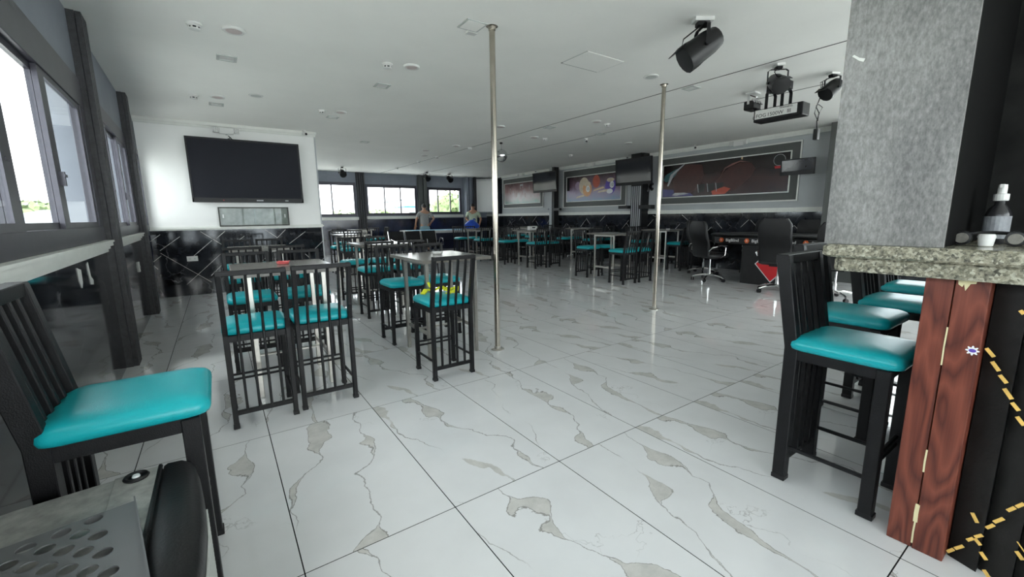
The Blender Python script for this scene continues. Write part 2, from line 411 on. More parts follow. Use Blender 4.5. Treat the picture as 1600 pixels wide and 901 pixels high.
def window(F, u0, u1, z0, z1, mull, label, fw=.05, bottom=.08, head=.08, v0=-.02, mw=.05, latch=True):
    wcount[0] += 1
    root = thing('window_%d' % wcount[0], label, 'window', kind='structure')
    m = MB()
    F.box(m, (u0, v0, z0), (u1, v0+.06, z0+bottom)); F.box(m, (u0, v0, z1-head), (u1, v0+.06, z1))
    F.box(m, (u0, v0, z0+bottom), (u0+fw, v0+.06, z1-head)); F.box(m, (u1-fw, v0, z0+bottom), (u1, v0+.06, z1-head))
    m.build('window_frame', 'frame_alu', root, bevel=.004)
    edges = [u0+fw]+list(mull)+[u1-fw]
    for k in range(len(edges)-1):
        a, b = edges[k], edges[k+1]; vv = v0+.008+.026*(k % 2); zb, zt = z0+bottom, z1-head
        s = MB(); F.box(s, (a-mw/2, vv, zb), (a+mw/2, vv+.024, zt)); F.box(s, (b-mw/2, vv, zb), (b+mw/2, vv+.024, zt))
        F.box(s, (a+mw/2, vv, zb), (b-mw/2, vv+.024, zb+.035)); F.box(s, (a+mw/2, vv, zt-.035), (b-mw/2, vv+.024, zt))
        so = s.build('sash', 'frame_alu', root)
        g = MB(); F.box(g, (a+mw/2, vv+.009, zb+.035), (b-mw/2, vv+.014, zt-.035)); g.build('pane', 'glass', so)
        if latch and k:
            l = MB(); F.box(l, (a-.012, vv-.025, (zb+zt)/2-.2), (a+.012, vv, (zb+zt)/2-.12)); F.box(l, (a-.03, vv-.03, (zb+zt)/2-.15), (a+.03, vv-.02, (zb+zt)/2-.135)); l.build('latch', 'frame_alu', so)
    return root

# ------------------------------------------------------------------ LEFT WALL (u = y)
L = Fr((XL(0), 0, 0), (-.03, 1, 0), (-1, 0, 0))
wins_L = [(-3.2, -.1), (.15, 4.70), (5.02, 7.28), (7.62, 8.76), (9.2, 12.0), (12.4, 15.3)]
mb = wall_with_holes(L, YN, YB+.2, 1.02, ZC, .22, [(a, b, 1.10, 2.32) for a, b in wins_L], MB())
wl = tag(mb.build('wall_left', 'grey_blue'), 'slate grey window wall along the left side', 'wall', kind='structure')
m = MB(); L.box(m, (YN, 0, 0), (YB+.2, .22, 1.02)); m.build('wainscot', 'black_marble', wl)
window(L, .15, 4.70, 1.10, 2.32, [1.05, 1.9, 2.71, 3.56], 'wide dark-framed sliding window at the left edge with clouds and rooftops', fw=.16, bottom=.11, head=.22, mw=.13)
window(L, 5.02, 7.28, 1.10, 2.32, [5.75, 6.5], 'narrow-looking dark sliding window between the two charcoal pillars on the left', fw=.08, bottom=.10, head=.15, mw=.08)
window(L, -3.2, -.1, 1.10, 2.32, [-2.4, -1.6, -.8], 'dark-framed sliding window of the left wall behind the viewpoint')
window(L, 7.62, 8.76, 1.10, 2.32, [8.2], 'dark-framed window hidden behind the farther charcoal pillar', latch=False)
window(L, 9.2, 12.0, 1.10, 2.32, [10.1, 11.05], 'first side window behind the television wall, out of view', latch=False)
window(L, 12.4, 15.3, 1.10, 2.32, [13.4, 14.4], 'second side window behind the television wall, out of view', latch=False)
tcount = [0]
def trim(mb, mat, label, cat='trim', **kw):
    tcount[0] += 1
    return tag(mb.build('trim_%d' % tcount[0], mat, **kw), label, cat, kind='structure')
for a, b, lb in ((-3.5, 4.72, 'pale moulded sill rail under the wide left window'), (5.03, 7.29, 'short pale moulded sill rail between the charcoal pillars'), ):
    m = MB()
    for (v, z0, z1) in ((-.02, 1.005, 1.03), (-.035, 1.03, 1.055), (-.055, 1.055, 1.085), (-.065, 1.085, 1.10)):
        L.box(m, (a, v, z0), (b, .01, z1))
    trim(m, 'white_trim', lb, 'sill')
def pillar(F, u0, u1, depth, label, mat='charcoal', ribs=3, z1=ZC):
    tcount[0] += 1
    root = thing('trim_%d' % tcount[0], label, 'pillar', kind='structure')
    m = MB(); F.box(m, (u0, -depth*.55, 0), (u1, .02, z1)); m.build('pillar_core', mat, root)
    wd = (u1-u0)
    for k in range(ribs):
        r = MB(); a = u0+wd*(k+.12)/ribs; b = u0+wd*(k+.88)/ribs
        F.box(r, (a, -depth, 0), (b, -depth*.55, z1)); r.build('rib', mat, root, bevel=.004)
    return root
pillar(L, 4.76, 4.99, .085, 'nearer ribbed charcoal pillar on the left window wall')
pillar(L, 7.33, 7.58, .085, 'farther ribbed charcoal pillar on the left wall beside the television wall')

# small things on left wall
def plate_thing(name, label, cat, F, u, z, wu, wz, t, mat, part=None):
    r = thing(name, label, cat, loc=F.P(u, 0, z))
    m = MB(); G = Fr((0, 0, 0), F.du, F.dv); G.box(m, (-wu/2, -t, -wz/2), (wu/2, 0, wz/2)); m.build('plate', mat, r, bevel=.003)
    for k in (-1, 1):
        q = MB(); G.box(q, (k*wu*.22-.012, -t-.004, -.012), (k*wu*.22+.012, -t, .012)); q.build('socket_insert' if part is None else part, 'grey_diff', r)
    return r
plate_thing('wall_socket', 'white wall socket low between the charcoal pillars, nearer one', 'socket', L, 5.35, .62, .09, .12, .012, 'white_plastic')
plate_thing('wall_socket', 'white wall socket low between the charcoal pillars, farther one', 'socket', L, 6.75, .70, .09, .12, .012, 'white_plastic')
for u, pts, lb in ((3.62, [(0, 0), (.10, -.02), (.09, -.10), (.05, -.13), (.01, -.08)], 'torn white paper scrap under left sill, left of two'), (3.92, [(0, 0), (.04, .01), (.06, -.09), (.12, -.12), (.10, -.15), (.02, -.14)], 'torn white paper scrap under left sill, right of two')):
    o = thing('paper_scrap', lb, 'paper', loc=L.P(u, 0, .97))
    m = MB(); G = Fr((0, 0, 0), L.du, L.dv)
    m.rings([[G.P(p[0], -.001, p[1]) for p in pts], [G.P(p[0], -.0035, p[1]) for p in pts]]); m.build('scrap', 'white_plastic', o)

# ------------------------------------------------------------------ TELEVISION WALL (block)
mb = MB().bb((XL(YT)+.01, YT, 1.10), (XT, YT+.15, ZC))
wt = tag(mb.build('wall_partition', 'white_wall'), 'white upper wall carrying the big television', 'wall', kind='structure')
MB().bb((XL(YT)+.01, YT-.004, 0), (XT+.004, YT+.154, 1.10)).build('wainscot', 'black_marble', wt)
MB().bb((XT-.012, YT-.010, 0), (XT+.010, YT-.002, ZC)).build('corner_bead', 'grey_wall', wt)
vein = MB()
def seg(x0, z0, x1, z1, wd=.008):
    vein.path([(x0, YT-.006, z0), (x1, YT-.006, z1)], .004, wd, (0, 1, 0))
import itertools
def yb_(px, py):   # place print on the wall as measured
    d = r2*((px-800)/fpx)+d3*((py-450)/fpx)+f2
    t = YT/d.y; return d.x*t, CAM_H+d.z*t
for a, b in (((250, 391), (281, 369)), ((251, 395), (331, 440)), ((313, 361), (346, 381)), ((303, 399), (331, 375)), ((292, 444), (345, 396)), ((233, 378), (250, 366)), ((238, 410), (252, 399)), ((338, 372), (352, 360)), ((374, 374), (382, 368)), ((414, 358), (434, 371)), ((432, 372), (446, 358)), ((452, 380), (477, 361)), ((395, 420), (440, 380)), ((488, 392), (506, 374)), ((495, 412), (508, 401)), ((470, 390), (486, 404)), ((330, 430), (346, 414)), ((360, 402), (372, 392)), ((247, 420), (238, 412))):
    (x0, z0), (x1, z1) = yb_(*a), yb_(*b); seg(x0, z0, x1, z1)
tag(vein.build('vein_lines', mottled('silver_vein', (.45, .44, .42), .3, 12, .3), wt), kind='stuff')
m = MB()
for (dy, z0, z1) in ((.012, 1.085, 1.105), (.03, 1.105, 1.125), (.018, 1.125, 1.145)): m.bb((XL(YT)+.005, YT-dy, z0), (XT+dy, YT, z1))
trim(m, 'white_trim', 'white dado rail across the television wall', 'rail')
m = MB(); m.bb((XL(YT)+.005, YT-.05, ZC-.05), (XT+.03, YT, ZC)); m.bb((XL(YT)+.005, YT-.025, ZC-.085), (XT+.02, YT, ZC-.05)); trim(m, 'white_trim', 'white cornice above the television wall', 'cornice')
W_ = Fr((0, YT, 0), (1, 0, 0), (0, 1, 0))
plate_thing('wall_socket', 'white double wall socket on the black wall below the television', 'socket', W_, -.38, .615, .15, .085, .014, 'white_plastic')

# ------------------------------------------------------------------ BACK WALL with three windows
B = Fr((0, YB, 0), (1, 0, 0), (0, 1, 0))
wb_ = [(2.2, 4.16, 1.32, 2.48), (4.50, 6.42, 1.34, 2.44), (6.86, 8.33, 1.38, 2.40)]
mb = wall_with_holes(B, -1.25, XR+.2, 1.22, ZC, .22, [(a, b, lo, hi) for a, b, lo, hi in wb_], MB())
wbk = tag(mb.build('wall_back', 'grey_blue'), 'slate grey far wall with three wide windows', 'wall', kind='structure')
m = MB(); B.box(m, (-1.25, 0, 0), (XR+.2, .22, 1.22)); m.build('wainscot', mottled('navy_marble', (.014, .018, .04), .5, 3, .12), wbk)
for (a, b, lo, hi), mu, lb in zip(wb_, ([2.75, 3.36], [5.18, 5.78], [7.30, 7.84]), ('left far window beside the television wall showing a low tree line', 'middle far window showing roofs and a blue canopy outside', 'right far window behind the man in the grey shirt')):
    window(B, a, b, lo, hi, mu, lb, fw=.06, bottom=.05, head=.07, mw=.04, latch=False)
    m = MB(); B.box(m, (a-.05, -.06, lo-.13), (b+.06, .01, lo-.03)); trim(m, 'white_trim', 'white sill ledge below the '+lb.split(' showing')[0].split(' behind')[0].split(' beside')[0], 'sill')
pillar(B, 4.19, 4.48, .10, 'ribbed charcoal pillar between left and middle far windows', ribs=4)
pillar(B, 6.45, 6.83, .12, 'grey two-part pillar between middle and right far windows', mat='dark_band', ribs=2)
pillar(B, 8.42, 8.72, .25, 'grey corner pillar right of the far windows', mat='grey_blue', ribs=2)
m = MB().bb((8.74, 15.2, 0), (8.83, 15.3, ZC)); trim(m, 'charcoal', 'slim dark post at the far corner behind the man in pale green', 'post')

# ------------------------------------------------------------------ RIGHT WALL (u = y, v -> +x)
R = Fr((XR, 0, 0), (0, 1, 0), (1, 0, 0))
m = wall_with_holes(R, YN, YB, 1.28, ZC, .2, [(-3.4, 2.4, 1.3, 2.7)], MB())
wr = tag(m.build('wall_right', 'grey_wall'), 'long grey right wall with framed murals', 'wall', kind='structure')
m = MB(); R.box(m, (YN, -.004, 0), (YB, .2, 1.28)); m.build('wainscot', 'black_marble', wr)
window(R, -3.4, 2.4, 1.3, 2.7, [-2.4, -1.45, -.5, .45, 1.4], 'unseen wide window added to the right wall behind the bar for daylight', latch=False)  # unseen opening, added so more daylight reaches the depth of the room
ln = MB()
for k in range(26):
    y = 3.6+k*.42; s = .16+.1*random.random(); z = .75+.4*random.random(); sg = -1 if k % 2 else 1
    ln.path([(XR-.006, y, z), (XR-.006, y+sg*s, min(1.24, z+s))], .004, .008, (1, 0, 0))
tag(ln.build('vein_lines', D.materials['silver_vein'], wr), kind='stuff')
m = MB(); R.box(m, (3.3, -.02, 1.27), (YB, 0, 1.36)); R.box(m, (3.3, -.035, 1.30), (YB, -.02, 1.335)); trim(m, 'white_trim', 'white dado rail along the right wall under the murals', 'rail')
m = MB(); R.box(m, (3.3, -.05, ZC-.05), (YB, 0, ZC)); R.box(m, (3.3, -.03, ZC-.09), (YB, 0, ZC-.05)); trim(m, 'white_trim', 'white cornice along the top of the right wall', 'cornice')
m = MB(); R.box(m, (2.6, -.35, 0), (3.22, 0, ZC)); trim(m, 'dark_band', 'plain dark grey pillar on the right wall beside the small screen', 'pillar')
m = MB(); R.box(m, (14.42, -.06, 1.36), (14.62, 0, ZC-.05)); trim(m, 'black_marble', 'narrow black vertical strip left of the farthest mural', 'strip')
pr = thing('projection_screen', 'plain white projection screen across the far right corner behind the steel pole', 'screen', (9.20, 15.22, 1.42), -.80)
MB().bb((-.38, -.008, .04), (.38, .004, 1.28)).build('screen_sheet', 'white_wall', pr); MB().tube([(-.41, 0, 1.32), (.41, 0, 1.32)], .035, 10).build('roller', 'white_plastic', pr); MB().bb((-.38, -.012, 0), (.38, .008, .04)).build('weight_bar', 'grey_wall', pr)
for s_ in (-1, 1): MB().tube([(s_*.40, 0, 1.32), (s_*.40, 0, ZC-1.42)], .008, 6).build('hanging_rod', 'white_plastic', pr)

# wall behind the camera: unseen, its full glazing added to bring in daylight
N = Fr((0, YN, 0), (1, 0, 0), (0, -1, 0))
mb = wall_with_holes(N, XL(YN)-.1, XR+.2, 0, ZC, .22, [(-.4, 9.4, .06, 2.76)], MB())
wn = tag(mb.build('wall_near', 'white_wall'), 'unseen wall behind the viewpoint, glazed to add daylight', 'wall', kind='structure')
window(N, -.4, 9.4, .06, 2.76, [.98, 2.15, 3.33, 4.5, 5.68, 6.85, 8.03], 'unseen wide glazing behind the viewpoint, added for daylight', latch=False)

# ------------------------------------------------------------------ CHAIRS
def chair_parts(H, S, kk=1.0, W0=.362, D0=.372):
    """bar chair facing +y, base at the middle of its feet; H = total height, S = seat top"""
    wx, dy = .163, .165; t = .03; P = []
    yk = -dy; yt = -dy-.07; zk = S-.06
    def add(name, mb, mat, bev=.003, smooth=False): P.append((name, mb, mat, bev, smooth))
    for sx in (-1, 1):
        add('back_post', MB().path([(sx*wx, yk, 0), (sx*wx, yk, zk), (sx*wx, yk-.012, zk+.07), (sx*wx, yt, H-.0)], .028*kk, .036*kk), 'black_metal')
        add('leg', MB().path([(sx*wx, dy, 0), (sx*wx, dy, S-.07)], .03*kk, .032*kk), 'black_metal')
        add('side_stretcher', MB().path([(sx*wx, -dy, S*.235), (sx*wx, dy, S*.235)], .016, .016, (0, 0, 1)), 'black_metal')
    add('top_rail', MB().box((0, yt, H-.014), (2*wx+.028*kk, .034*kk, .028*kk)), 'black_metal')
    add('bottom_rail', MB().box((0, yk, .095), (2*wx-.02, .022, .028)), 'black_metal')
    for k in range(4):
        x = -wx+2*wx*(k+1)/5
        add('bar', MB().path([(x, yk, .1), (x, yk, zk), (x, yk-.012, zk+.07), (x, yt, H-.02)], .015*kk, .022*kk), 'black_metal')
    for z in (S*.315, S*.365): add('footrest', MB().path([(-wx, dy, z), (wx, dy, z)], .014, .014, (0, 0, 1)), 'black_metal')
    fr = MB()
    for a, b in (((-wx, -dy+.01), (-wx, dy)), ((wx, -dy+.01), (wx, dy)), ((-wx, dy), (wx, dy)), ((-wx, -dy+.01), (wx, -dy+.01))):
        fr.path([(a[0], a[1], S-.085), (b[0], b[1], S-.085)], .038*kk, .028, (0, 0, 1))
    add('seat_frame', fr, 'black_metal', 0)
    rg = []
    cy = .022
    for ins, z in ((.020, S-.068), (.004, S-.060), (0, S-.046), (.002, S-.030), (.012, S-.016), (.032, S-.007), (.075, S-.001), (.13, S+.002)):
        rg.append([(x, y, z) for x, y in rrect(W0-2*ins, D0-2*ins, max(.02, .045-ins*.2), 4, (0, cy))])
    add('seat', MB().rings(rg), 'teal', 0, True)
    for sx in (-1, 1):
        for sy in (-1, 1): add('foot_cap', MB().box((sx*wx, sy*dy, .012), (.030*kk+.004, .036*kk+.003, .022)), 'black_plastic', .002)
    return P
def make_mesh_set(parts):
    out = []
    for name, mb, mat, bev, sm in parts:
        me = mb.mesh(name); bm_fix(me); me.materials.append(M[mat])
        if bev:
            b = bmesh.new(); b.from_mesh(me); bmesh.ops.bevel(b, geom=list(b.edges), offset=bev, segments=1, affect='EDGES', clamp_overlap=True); b.to_mesh(me); b.free()
        if sm: smooth_mesh(me, 1.2)
        out.append((name, me))
    return out
SET = {'chair': make_mesh_set(chair_parts(.965, .64)), 'stool': make_mesh_set(chair_parts(1.06, .71, 1.5, .40, .40))}
def chair(kind, x, y, rz, label, group):
    r = thing('bar_chair' if kind == 'chair' else 'bar_stool', label, 'chair' if kind == 'chair' else 'stool', (x, y, 0), rz, group)
    for name, me in SET[kind]:
        o = D.objects.new(name, me); COL.objects.link(o); o.parent = r
    return r

# ------------------------------------------------------------------ TABLES
def table_parts(Wd, Dp, H):
    P = []; lx, ly = .235, .245
    P.append(('table_top', MB().rings([[(x, y, H-.028) for x, y in rrect(Wd, Dp, .012, 2)], [(x, y, H-.003) for x, y in rrect(Wd, Dp, .012, 2)], [(x, y, H) for x, y in rrect(Wd-.006, Dp-.006, .012, 2)]]), 'laminate', 0, False))
    for sx in (-1, 1):
        for sy in (-1, 1): P.append(('leg', MB().box((sx*lx, sy*ly, (H-.03)/2), (.032, .032, H-.03)), 'steel', .003, False))
    P.append(('top_frame', MB().box((0, 0, H-.045), (2*lx, .03, .034)).box((lx, 0, H-.045), (.03, 2*ly, .034)).box((-lx, 0, H-.045), (.03, 2*ly, .034)), 'steel', 0, False))
    for sx in (-1, 1): P.append(('stretcher', MB().box((sx*lx, 0, .24), (.012, 2*ly, .035)), 'steel', 0, False))
    P.append(('stretcher', MB().box((0, 0, .24), (2*lx, .035, .012)), 'steel', 0, False))
    return P
TSET = make_mesh_set(table_parts(.66, .80, .905))
def table(x, y, label):
    r = thing('bar_table', label, 'table', (x, y, 0), 0, 'tall grey bar tables')
    for name, me in TSET:
        o = D.objects.new(name, me); COL.objects.link(o); o.parent = r
    return r
tables = [
 (.38, 3.60, 'grey bar table with a red ashtray, nearest on the left', 'the red ashtray table', [(.14, 3.085, 0, 'left one, back turned'), (.525, 3.12, 0, 'right one, back turned'), (.19, 4.19, PI, 'left one facing us'), (.61, 4.19, PI, 'right one facing us')]),
 (.42, 6.20, 'grey bar table nearest the black wall below the television', 'the table below the television', [(.20, 5.50, 0, 'left one, back turned'), (.62, 5.50, 0, 'right one, back turned'), (.22, 7.05, PI, 'left one against the black wall'), (.63, 7.05, PI, 'right one against the black wall')]),
 (1.67, 3.60, 'grey bar table beside the nearer steel pole', 'the table by the nearer pole', [(1.435, 3.06, 0, 'with yellow-green cloth on its seat'), (1.50, 4.165, PI, 'left one on the far side'), (1.905, 4.165, PI, 'right one on the far side')]),
 (1.85, 6.00, 'grey bar table right of the television wall corner, second from the nearer pole', 'the second table behind the pole', [(1.63, 5.45, 0, 'left one, back turned'), (2.04, 5.45, 0, 'right one, back turned'), (1.67, 6.60, PI, 'left one facing us'), (2.08, 6.60, PI, 'right one facing us')]),
 (6.45, 5.78, 'dark bar table left of the farther steel pole', 'the table left of the far pole', [(6.125, 5.23, 0, 'left one, back turned'), (6.57, 5.23, 0, 'right one, back turned'), (6.28, 6.30, PI, 'left one facing us'), (6.72, 6.30, PI, 'right one facing us')]),
 (6.60, 8.62, 'bar table with a white tissue box, right of the nearer pole', 'the table with the tissue box', [(6.375, 8.13, 0, 'left one, back turned'), (6.81, 8.13, 0, 'right one, back turned'), (6.30, 9.35, PI, 'left one facing us'), (6.74, 9.35, PI, 'right one facing us')]),
 (6.45, 11.02, 'bar table in front of the pool table', 'the table before the pool table', [(6.25, 10.50, 0, 'left one, back turned'), (6.68, 10.50, 0, 'right one, back turned'), (6.22, 11.72, PI, 'left one facing us'), (6.66, 11.72, PI, 'right one facing us')]),
 (8.80, 6.30, 'dark bar table with a white ashtray, right of the farther pole', 'the table right of the far pole', [(8.60, 5.74, 0, 'left one, back turned'), (9.05, 5.74, 0, 'right one, back turned'), (8.62, 6.92, PI, 'left one facing us'), (9.06, 6.92, PI, 'right one facing us')]),
 (8.55, 8.75, 'bar table near the ribbed column under the mural of pool balls', 'the table under the pool-ball mural', [(8.35, 8.22, 0, 'left one, back turned'), (8.80, 8.22, 0, 'right one, back turned'), (8.36, 9.38, PI, 'left one facing us'), (8.80, 9.38, PI, 'right one facing us')]),
 (8.55, 11.40, 'bar table near the farther column under the farthest mural', 'the table under the farthest mural', [(8.35, 10.86, 0, 'left one, back turned'), (8.80, 10.86, 0, 'right one, back turned'), (8.36, 12.02, PI, 'left one facing us'), (8.80, 12.02, PI, 'right one facing us')]),
 (3.72, 13.60, 'far bar table before the ribbed pillar of the far windows', 'the table by the ribbed pillar', [(3.86, 13.08, 0, 'one, back turned'), (4.3, 13.62, PI/2, 'one at its right end')]),
 (2.78, 11.30, 'bar table just past the corner of the television wall', 'the table past the television corner', [(2.74, 10.84, 0, 'one, back turned'), (2.72, 11.92, PI, 'one facing us')]),
 (2.42, 9.75, 'bar table half hidden by the corner of the television wall', 'the half-hidden corner table', [(2.28, 9.22, 0, 'one, back turned'), (2.30, 10.28, PI, 'one facing us')]),
]
for (x, y, lb, short, chs) in tables:
    table(x, y, lb)
    for (cx, cy, rz, w_) in chs:
        if w_.startswith('with'): cl = 'black bar chair '+w_+' beside the nearer pole'
        else: cl = 'teal bar chair, '+w_+', at '+short
        assert len(cl.split()) <= 16, cl
        chair('chair', cx, cy, rz, cl, 'black bar chairs with teal seats')

# stools
chair('stool', -.295, 1.77, -PI/2, 'closest black stool with teal seat at the lower left corner', 'tall black bar stools')
chair('stool', 2.26, .625, PI, 'nearest tall black stool with teal seat at the granite bar', 'tall black bar stools')
chair('stool', 2.97, .84, PI, 'second tall black stool with teal seat along the granite bar', 'tall black bar stools')
chair('stool', 3.60, .77, PI, 'third tall black stool along the granite bar, mostly behind the wooden post', 'tall black bar stools')
chair('stool', 4.40, .86, PI, 'fourth tall stool along the granite bar, only its seat edge showing', 'tall black bar stools')

# ------------------------------------------------------------------ BAR
M['flute_black'] = mottled('black_fluted_stone', (.011, .0105, .010), .5, 9, .45, 0, .2, 60, **{'Specular IOR Level': .25})
bar = thing('bar_counter', 'bar with thick speckled granite top, red-brown wooden end post and black fluted front', 'bar', (0, 0, 0))
top = MB()
X0, YF = 1.925, .675
def slab(ins, z0, z1, r=.012):
    a, b = X0+ins, YF-ins
    poly0 = [(a, -1.2), (a, b-.02), (a+.02, b), (5.2, b), (5.2, .16), (2.62, .16), (2.62, -1.2)]
    poly1 = [(a-r, -1.2), (a-r, b-.02+r), (a+.02-r, b+r), (5.2, b+r), (5.2, .16), (2.62, .16), (2.62, -1.2)]
    top.rings([[(*p, z0) for p in poly0], [(*p, z0+.008) for p in poly1], [(*p, z1-.008) for p in poly1], [(*p, z1) for p in poly0]])
slab(.02, 1.082, 1.13); slab(.045, 1.028, 1.080, .004)
top.build('granite_top', 'granite', bar)
MB().bb((2.12, -1.1, 0), (2.5, .30, 1.028)).build('bar_body', 'matte_black', bar)
MB().bb((2.2, .22, 0), (5.1, .36, 1.028)).build('bar_front', 'matte_black', bar)
q = MB()
for k in range(17):
    y1 = .215-k*.078; y0 = y1-.076
    s = MB().rings([[(2.12, y1, 0), (2.12, y0, 0), (2.062, y0, 0), (2.076, (y0+y1)/2, 0), (2.090, y1, 0)], [(2.12, y1, 1.027), (2.12, y0, 1.027), (2.062, y0, 1.027), (2.076, (y0+y1)/2, 1.027), (2.090, y1, 1.027)]])
    s.build('panel_strip', 'flute_black', bar)
# gold broken lines inlaid in the fluted front
def onbar(px, py, X=2.058):
    d = r2*((px-800)/fpx)+d3*((py-450)/fpx)+f2
    t = X/d.x; return d.y*t, CAM_H+d.z*t
gd = MB()
for a, b in (((1541, 543), (1553, 557)), ((1550, 564), (1561, 579)), ((1562, 585), (1573, 598)), ((1569, 606), (1581, 623)), ((1581, 628), (1592, 641)), ((1589, 650), (1600, 664)), ((1594, 484), (1600, 490)), ((1574, 797), (1586, 792)), ((1588, 791), (1600, 786)), ((1553, 815), (1568, 809)), ((1541, 824), (1553, 819)), ((1511, 843), (1521, 840)), ((1523, 838), (1535, 835)), ((1480, 861), (1490, 857)), ((1492, 856), (1505, 852)), ((1519, 800), (1527, 816)), ((1523, 840), (1532, 851)), ((1532, 861), (1541, 874)), ((1537, 889), (1545, 901)), ((1588, 860), (1598, 874))):
    (y0, z0), (y1, z1) = onbar(*a), onbar(*b)
    gd.path([(2.058, y0, z0), (2.058, y1, z1)], .003, .010, (1, 0, 0))
for k in range(16):
    y0 = .1-random.random()*.5; z0 = .1+random.random()*.8; gd.path([(2.0585, y0, z0), (2.0585, y0-.06*random.random()-.02, z0+.05*random.choice((-1, 1)))], .002, .003, (1, 0, 0))
tag(gd.build('gold_inlay', 'gold', bar), kind='stuff')
MB().bb((2.03, .303, 0), (2.20, .375, 1.026)).build('post_board', 'wood', bar, bevel=.003)
MB().bb((2.026, .218, 0), (2.12, .300, 1.026)).build('post_board', 'wood', bar, bevel=.003)
st = thing('sticker', 'small white flower-shaped sticker with purple centre on the wooden post', 'sticker', (2.026, .262, .76))
sy, sz = onbar(1519.5, 547, 2.026); st.location = (2.0255, sy, sz)
MB().prism([((.0135+.0035*math.cos(8*a))*math.cos(a), (.0135+.0035*math.cos(8*a))*math.sin(a)) for a in [2*PI*k/48 for k in range(48)]], -.0012, 0, 'x').build('badge', 'print_white', st)
MB().prism([(.009*math.cos(2*PI*k/20), .006*math.sin(2*PI*k/20)) for k in range(20)], -.0018, -.0012, 'x').build('badge_centre', 'purple', st)
sc = thing('tape_scrap', 'torn cream tape scrap hanging under the granite top', 'tape', (2.022, .262, 1.0))
sy, sz = onbar(1510, 435, 2.022); sc.location = (2.022, sy, 1.0265)
MB().prism([(-.026, 0), (.018, 0), (.016, -.018), (.006, -.026), (.003, -.016), (-.002, -.038), (-.012, -.014), (-.024, -.012)], -.0015, 0, 'x').build('tape', 'cream', sc)
for (pa, pb, wd_) in (((1476, 510), (1473, 570), .004), ((1441, 700), (1438, 735), .005), ((1428, 785), (1424, 812), .012), ((1424, 812), (1420, 845), .005)):
    (ya, za), (yb2, zb2) = onbar(*pa, 2.0255), onbar(*pb, 2.0255)
    MB().path([(2.0285, .3015, za), (2.0285, .3015+.001, (za+zb2)/2), (2.0285, .3015, zb2)], .006, wd_, (1, 0, 0)).build('worn_chip', 'cream', bar)
# column on the counter
colm = thing('clad_column', 'concrete-look clad column standing on the granite bar', 'column', (0, 0, 0))
MB().bb((1.975, .335, 1.131), (1.99, .672, ZC-.001)).build('front_panel', 'concrete_lam', colm)
MB().bb((1.991, .337, 1.131), (2.62, .670, ZC-.001)).build('column_core', 'matte_black', colm)
for (px, py) in ((1342, 171), (1427, 116), (1459, 152), (1507, 127), (1377, 352), (1296, 352), (1415, 342), (1300, 372)):
    d = r2*((px-800)/fpx)+d3*((py-450)/fpx)+f2; t = 1.975/d.x
    MB().lathe([(.011, -.0015), (.011, 0), (.006, .0005)], (1.9745, d.y*t, CAM_H+d.z*t), 12, 'x').build('screw_cap', 'concrete_lam', colm)
d = r2*((1339-800)/fpx)+d3*((94-450)/fpx)+f2; t = 1.974/d.x
MB().prism([(-.02, -.01), (-.008, -.004), (.016, .018), (.010, .022), (-.006, .008), (-.024, .0)], -.001, 0, 'x').build('chipped_patch', 'white_trim', colm, loc=(1.9745, d.y*t, CAM_H+d.z*t))
# dark back panel of the bar with an arch
m = MB().bb((2.62, -.45, 1.0), (2.72, .50, ZC-.001)); bp = trim(m, 'niche_black', 'black panelled bar niche beside the clad column', 'panel')
arch = [(-.30, 0)]+[(-.30+.42*(1-math.cos(PI/2*k/12)), .62*math.sin(PI/2*k/12)) for k in range(13)]+[(.22, .62), (.22, 0)]
MB().prism([(-.42+p[0]*-1+.2, 1.131+p[1]) for p in arch], 2.60, 2.62, 'x').build('arch_panel', 'niche_black', bp)
# bottle, cup, headphones on the counter
bo = thing('spray_bottle', 'dark bottle with grey label and pump cap on the bar', 'bottle', (2.34, .268, 1.13))
MB().lathe([(.030, 0), (.034, .006), (.034, .105), (.028, .125), (.014, .142), (.013, .16)], n=20).build('bottle_body', 'amber_glass', bo, smooth=True)
MB().lathe([(.0346, .02), (.0346, .10)], n=20).build('label', 'label_grey', bo)
cp_ = MB().lathe([(.019, .155), (.020, .16), (.020, .178), (.012, .180), (.012, .20), (.011, .212)], n=16); cp_.box((-.012, 0, .207), (.022, .010, .012)).build('pump_cap', 'white_plastic', bo)
cu = thing('white_cup', 'small white upturned cup on the bar in front of the bottle', 'cup', (2.14, .262, 1.13))
MB().lathe([(.014, 0), (.018, .003), (.022, .036), (.019, .042), (.0, .043)], n=20).build('cup_body', 'white_plastic', cu, smooth=True); MB().lathe([(.0225, .030), (.0225, .034)], n=20).build('rim', 'white_plastic', cu)
hp = thing('headphones', 'black headphones with round grey pads lying on the bar', 'headphones', (2.18, .262, 1.13))
for s in (-1, 1):
    e = MB().lathe([(.016, -.008), (.024, -.006), (.026, .004), (.022, .018)], (-.01, s*.062, .0265), 18, 'x').build('ear_cup', 'black_plastic', hp, smooth=True)
    MB().lathe([(.017, -.004), (.018, .0), (.015, .001)], (-.02, s*.062, .0265), 18, 'x').build('ear_pad', 'pad_grey', e)
MB().tube([(.012, -.062, .03), (.05, -.066, .035), (.10, -.045, .04), (.118, 0, .042), (.10, .045, .04), (.05, .066, .035), (.012, .062, .03)], .006, 8).build('headband', 'black_plastic', hp, smooth=True)

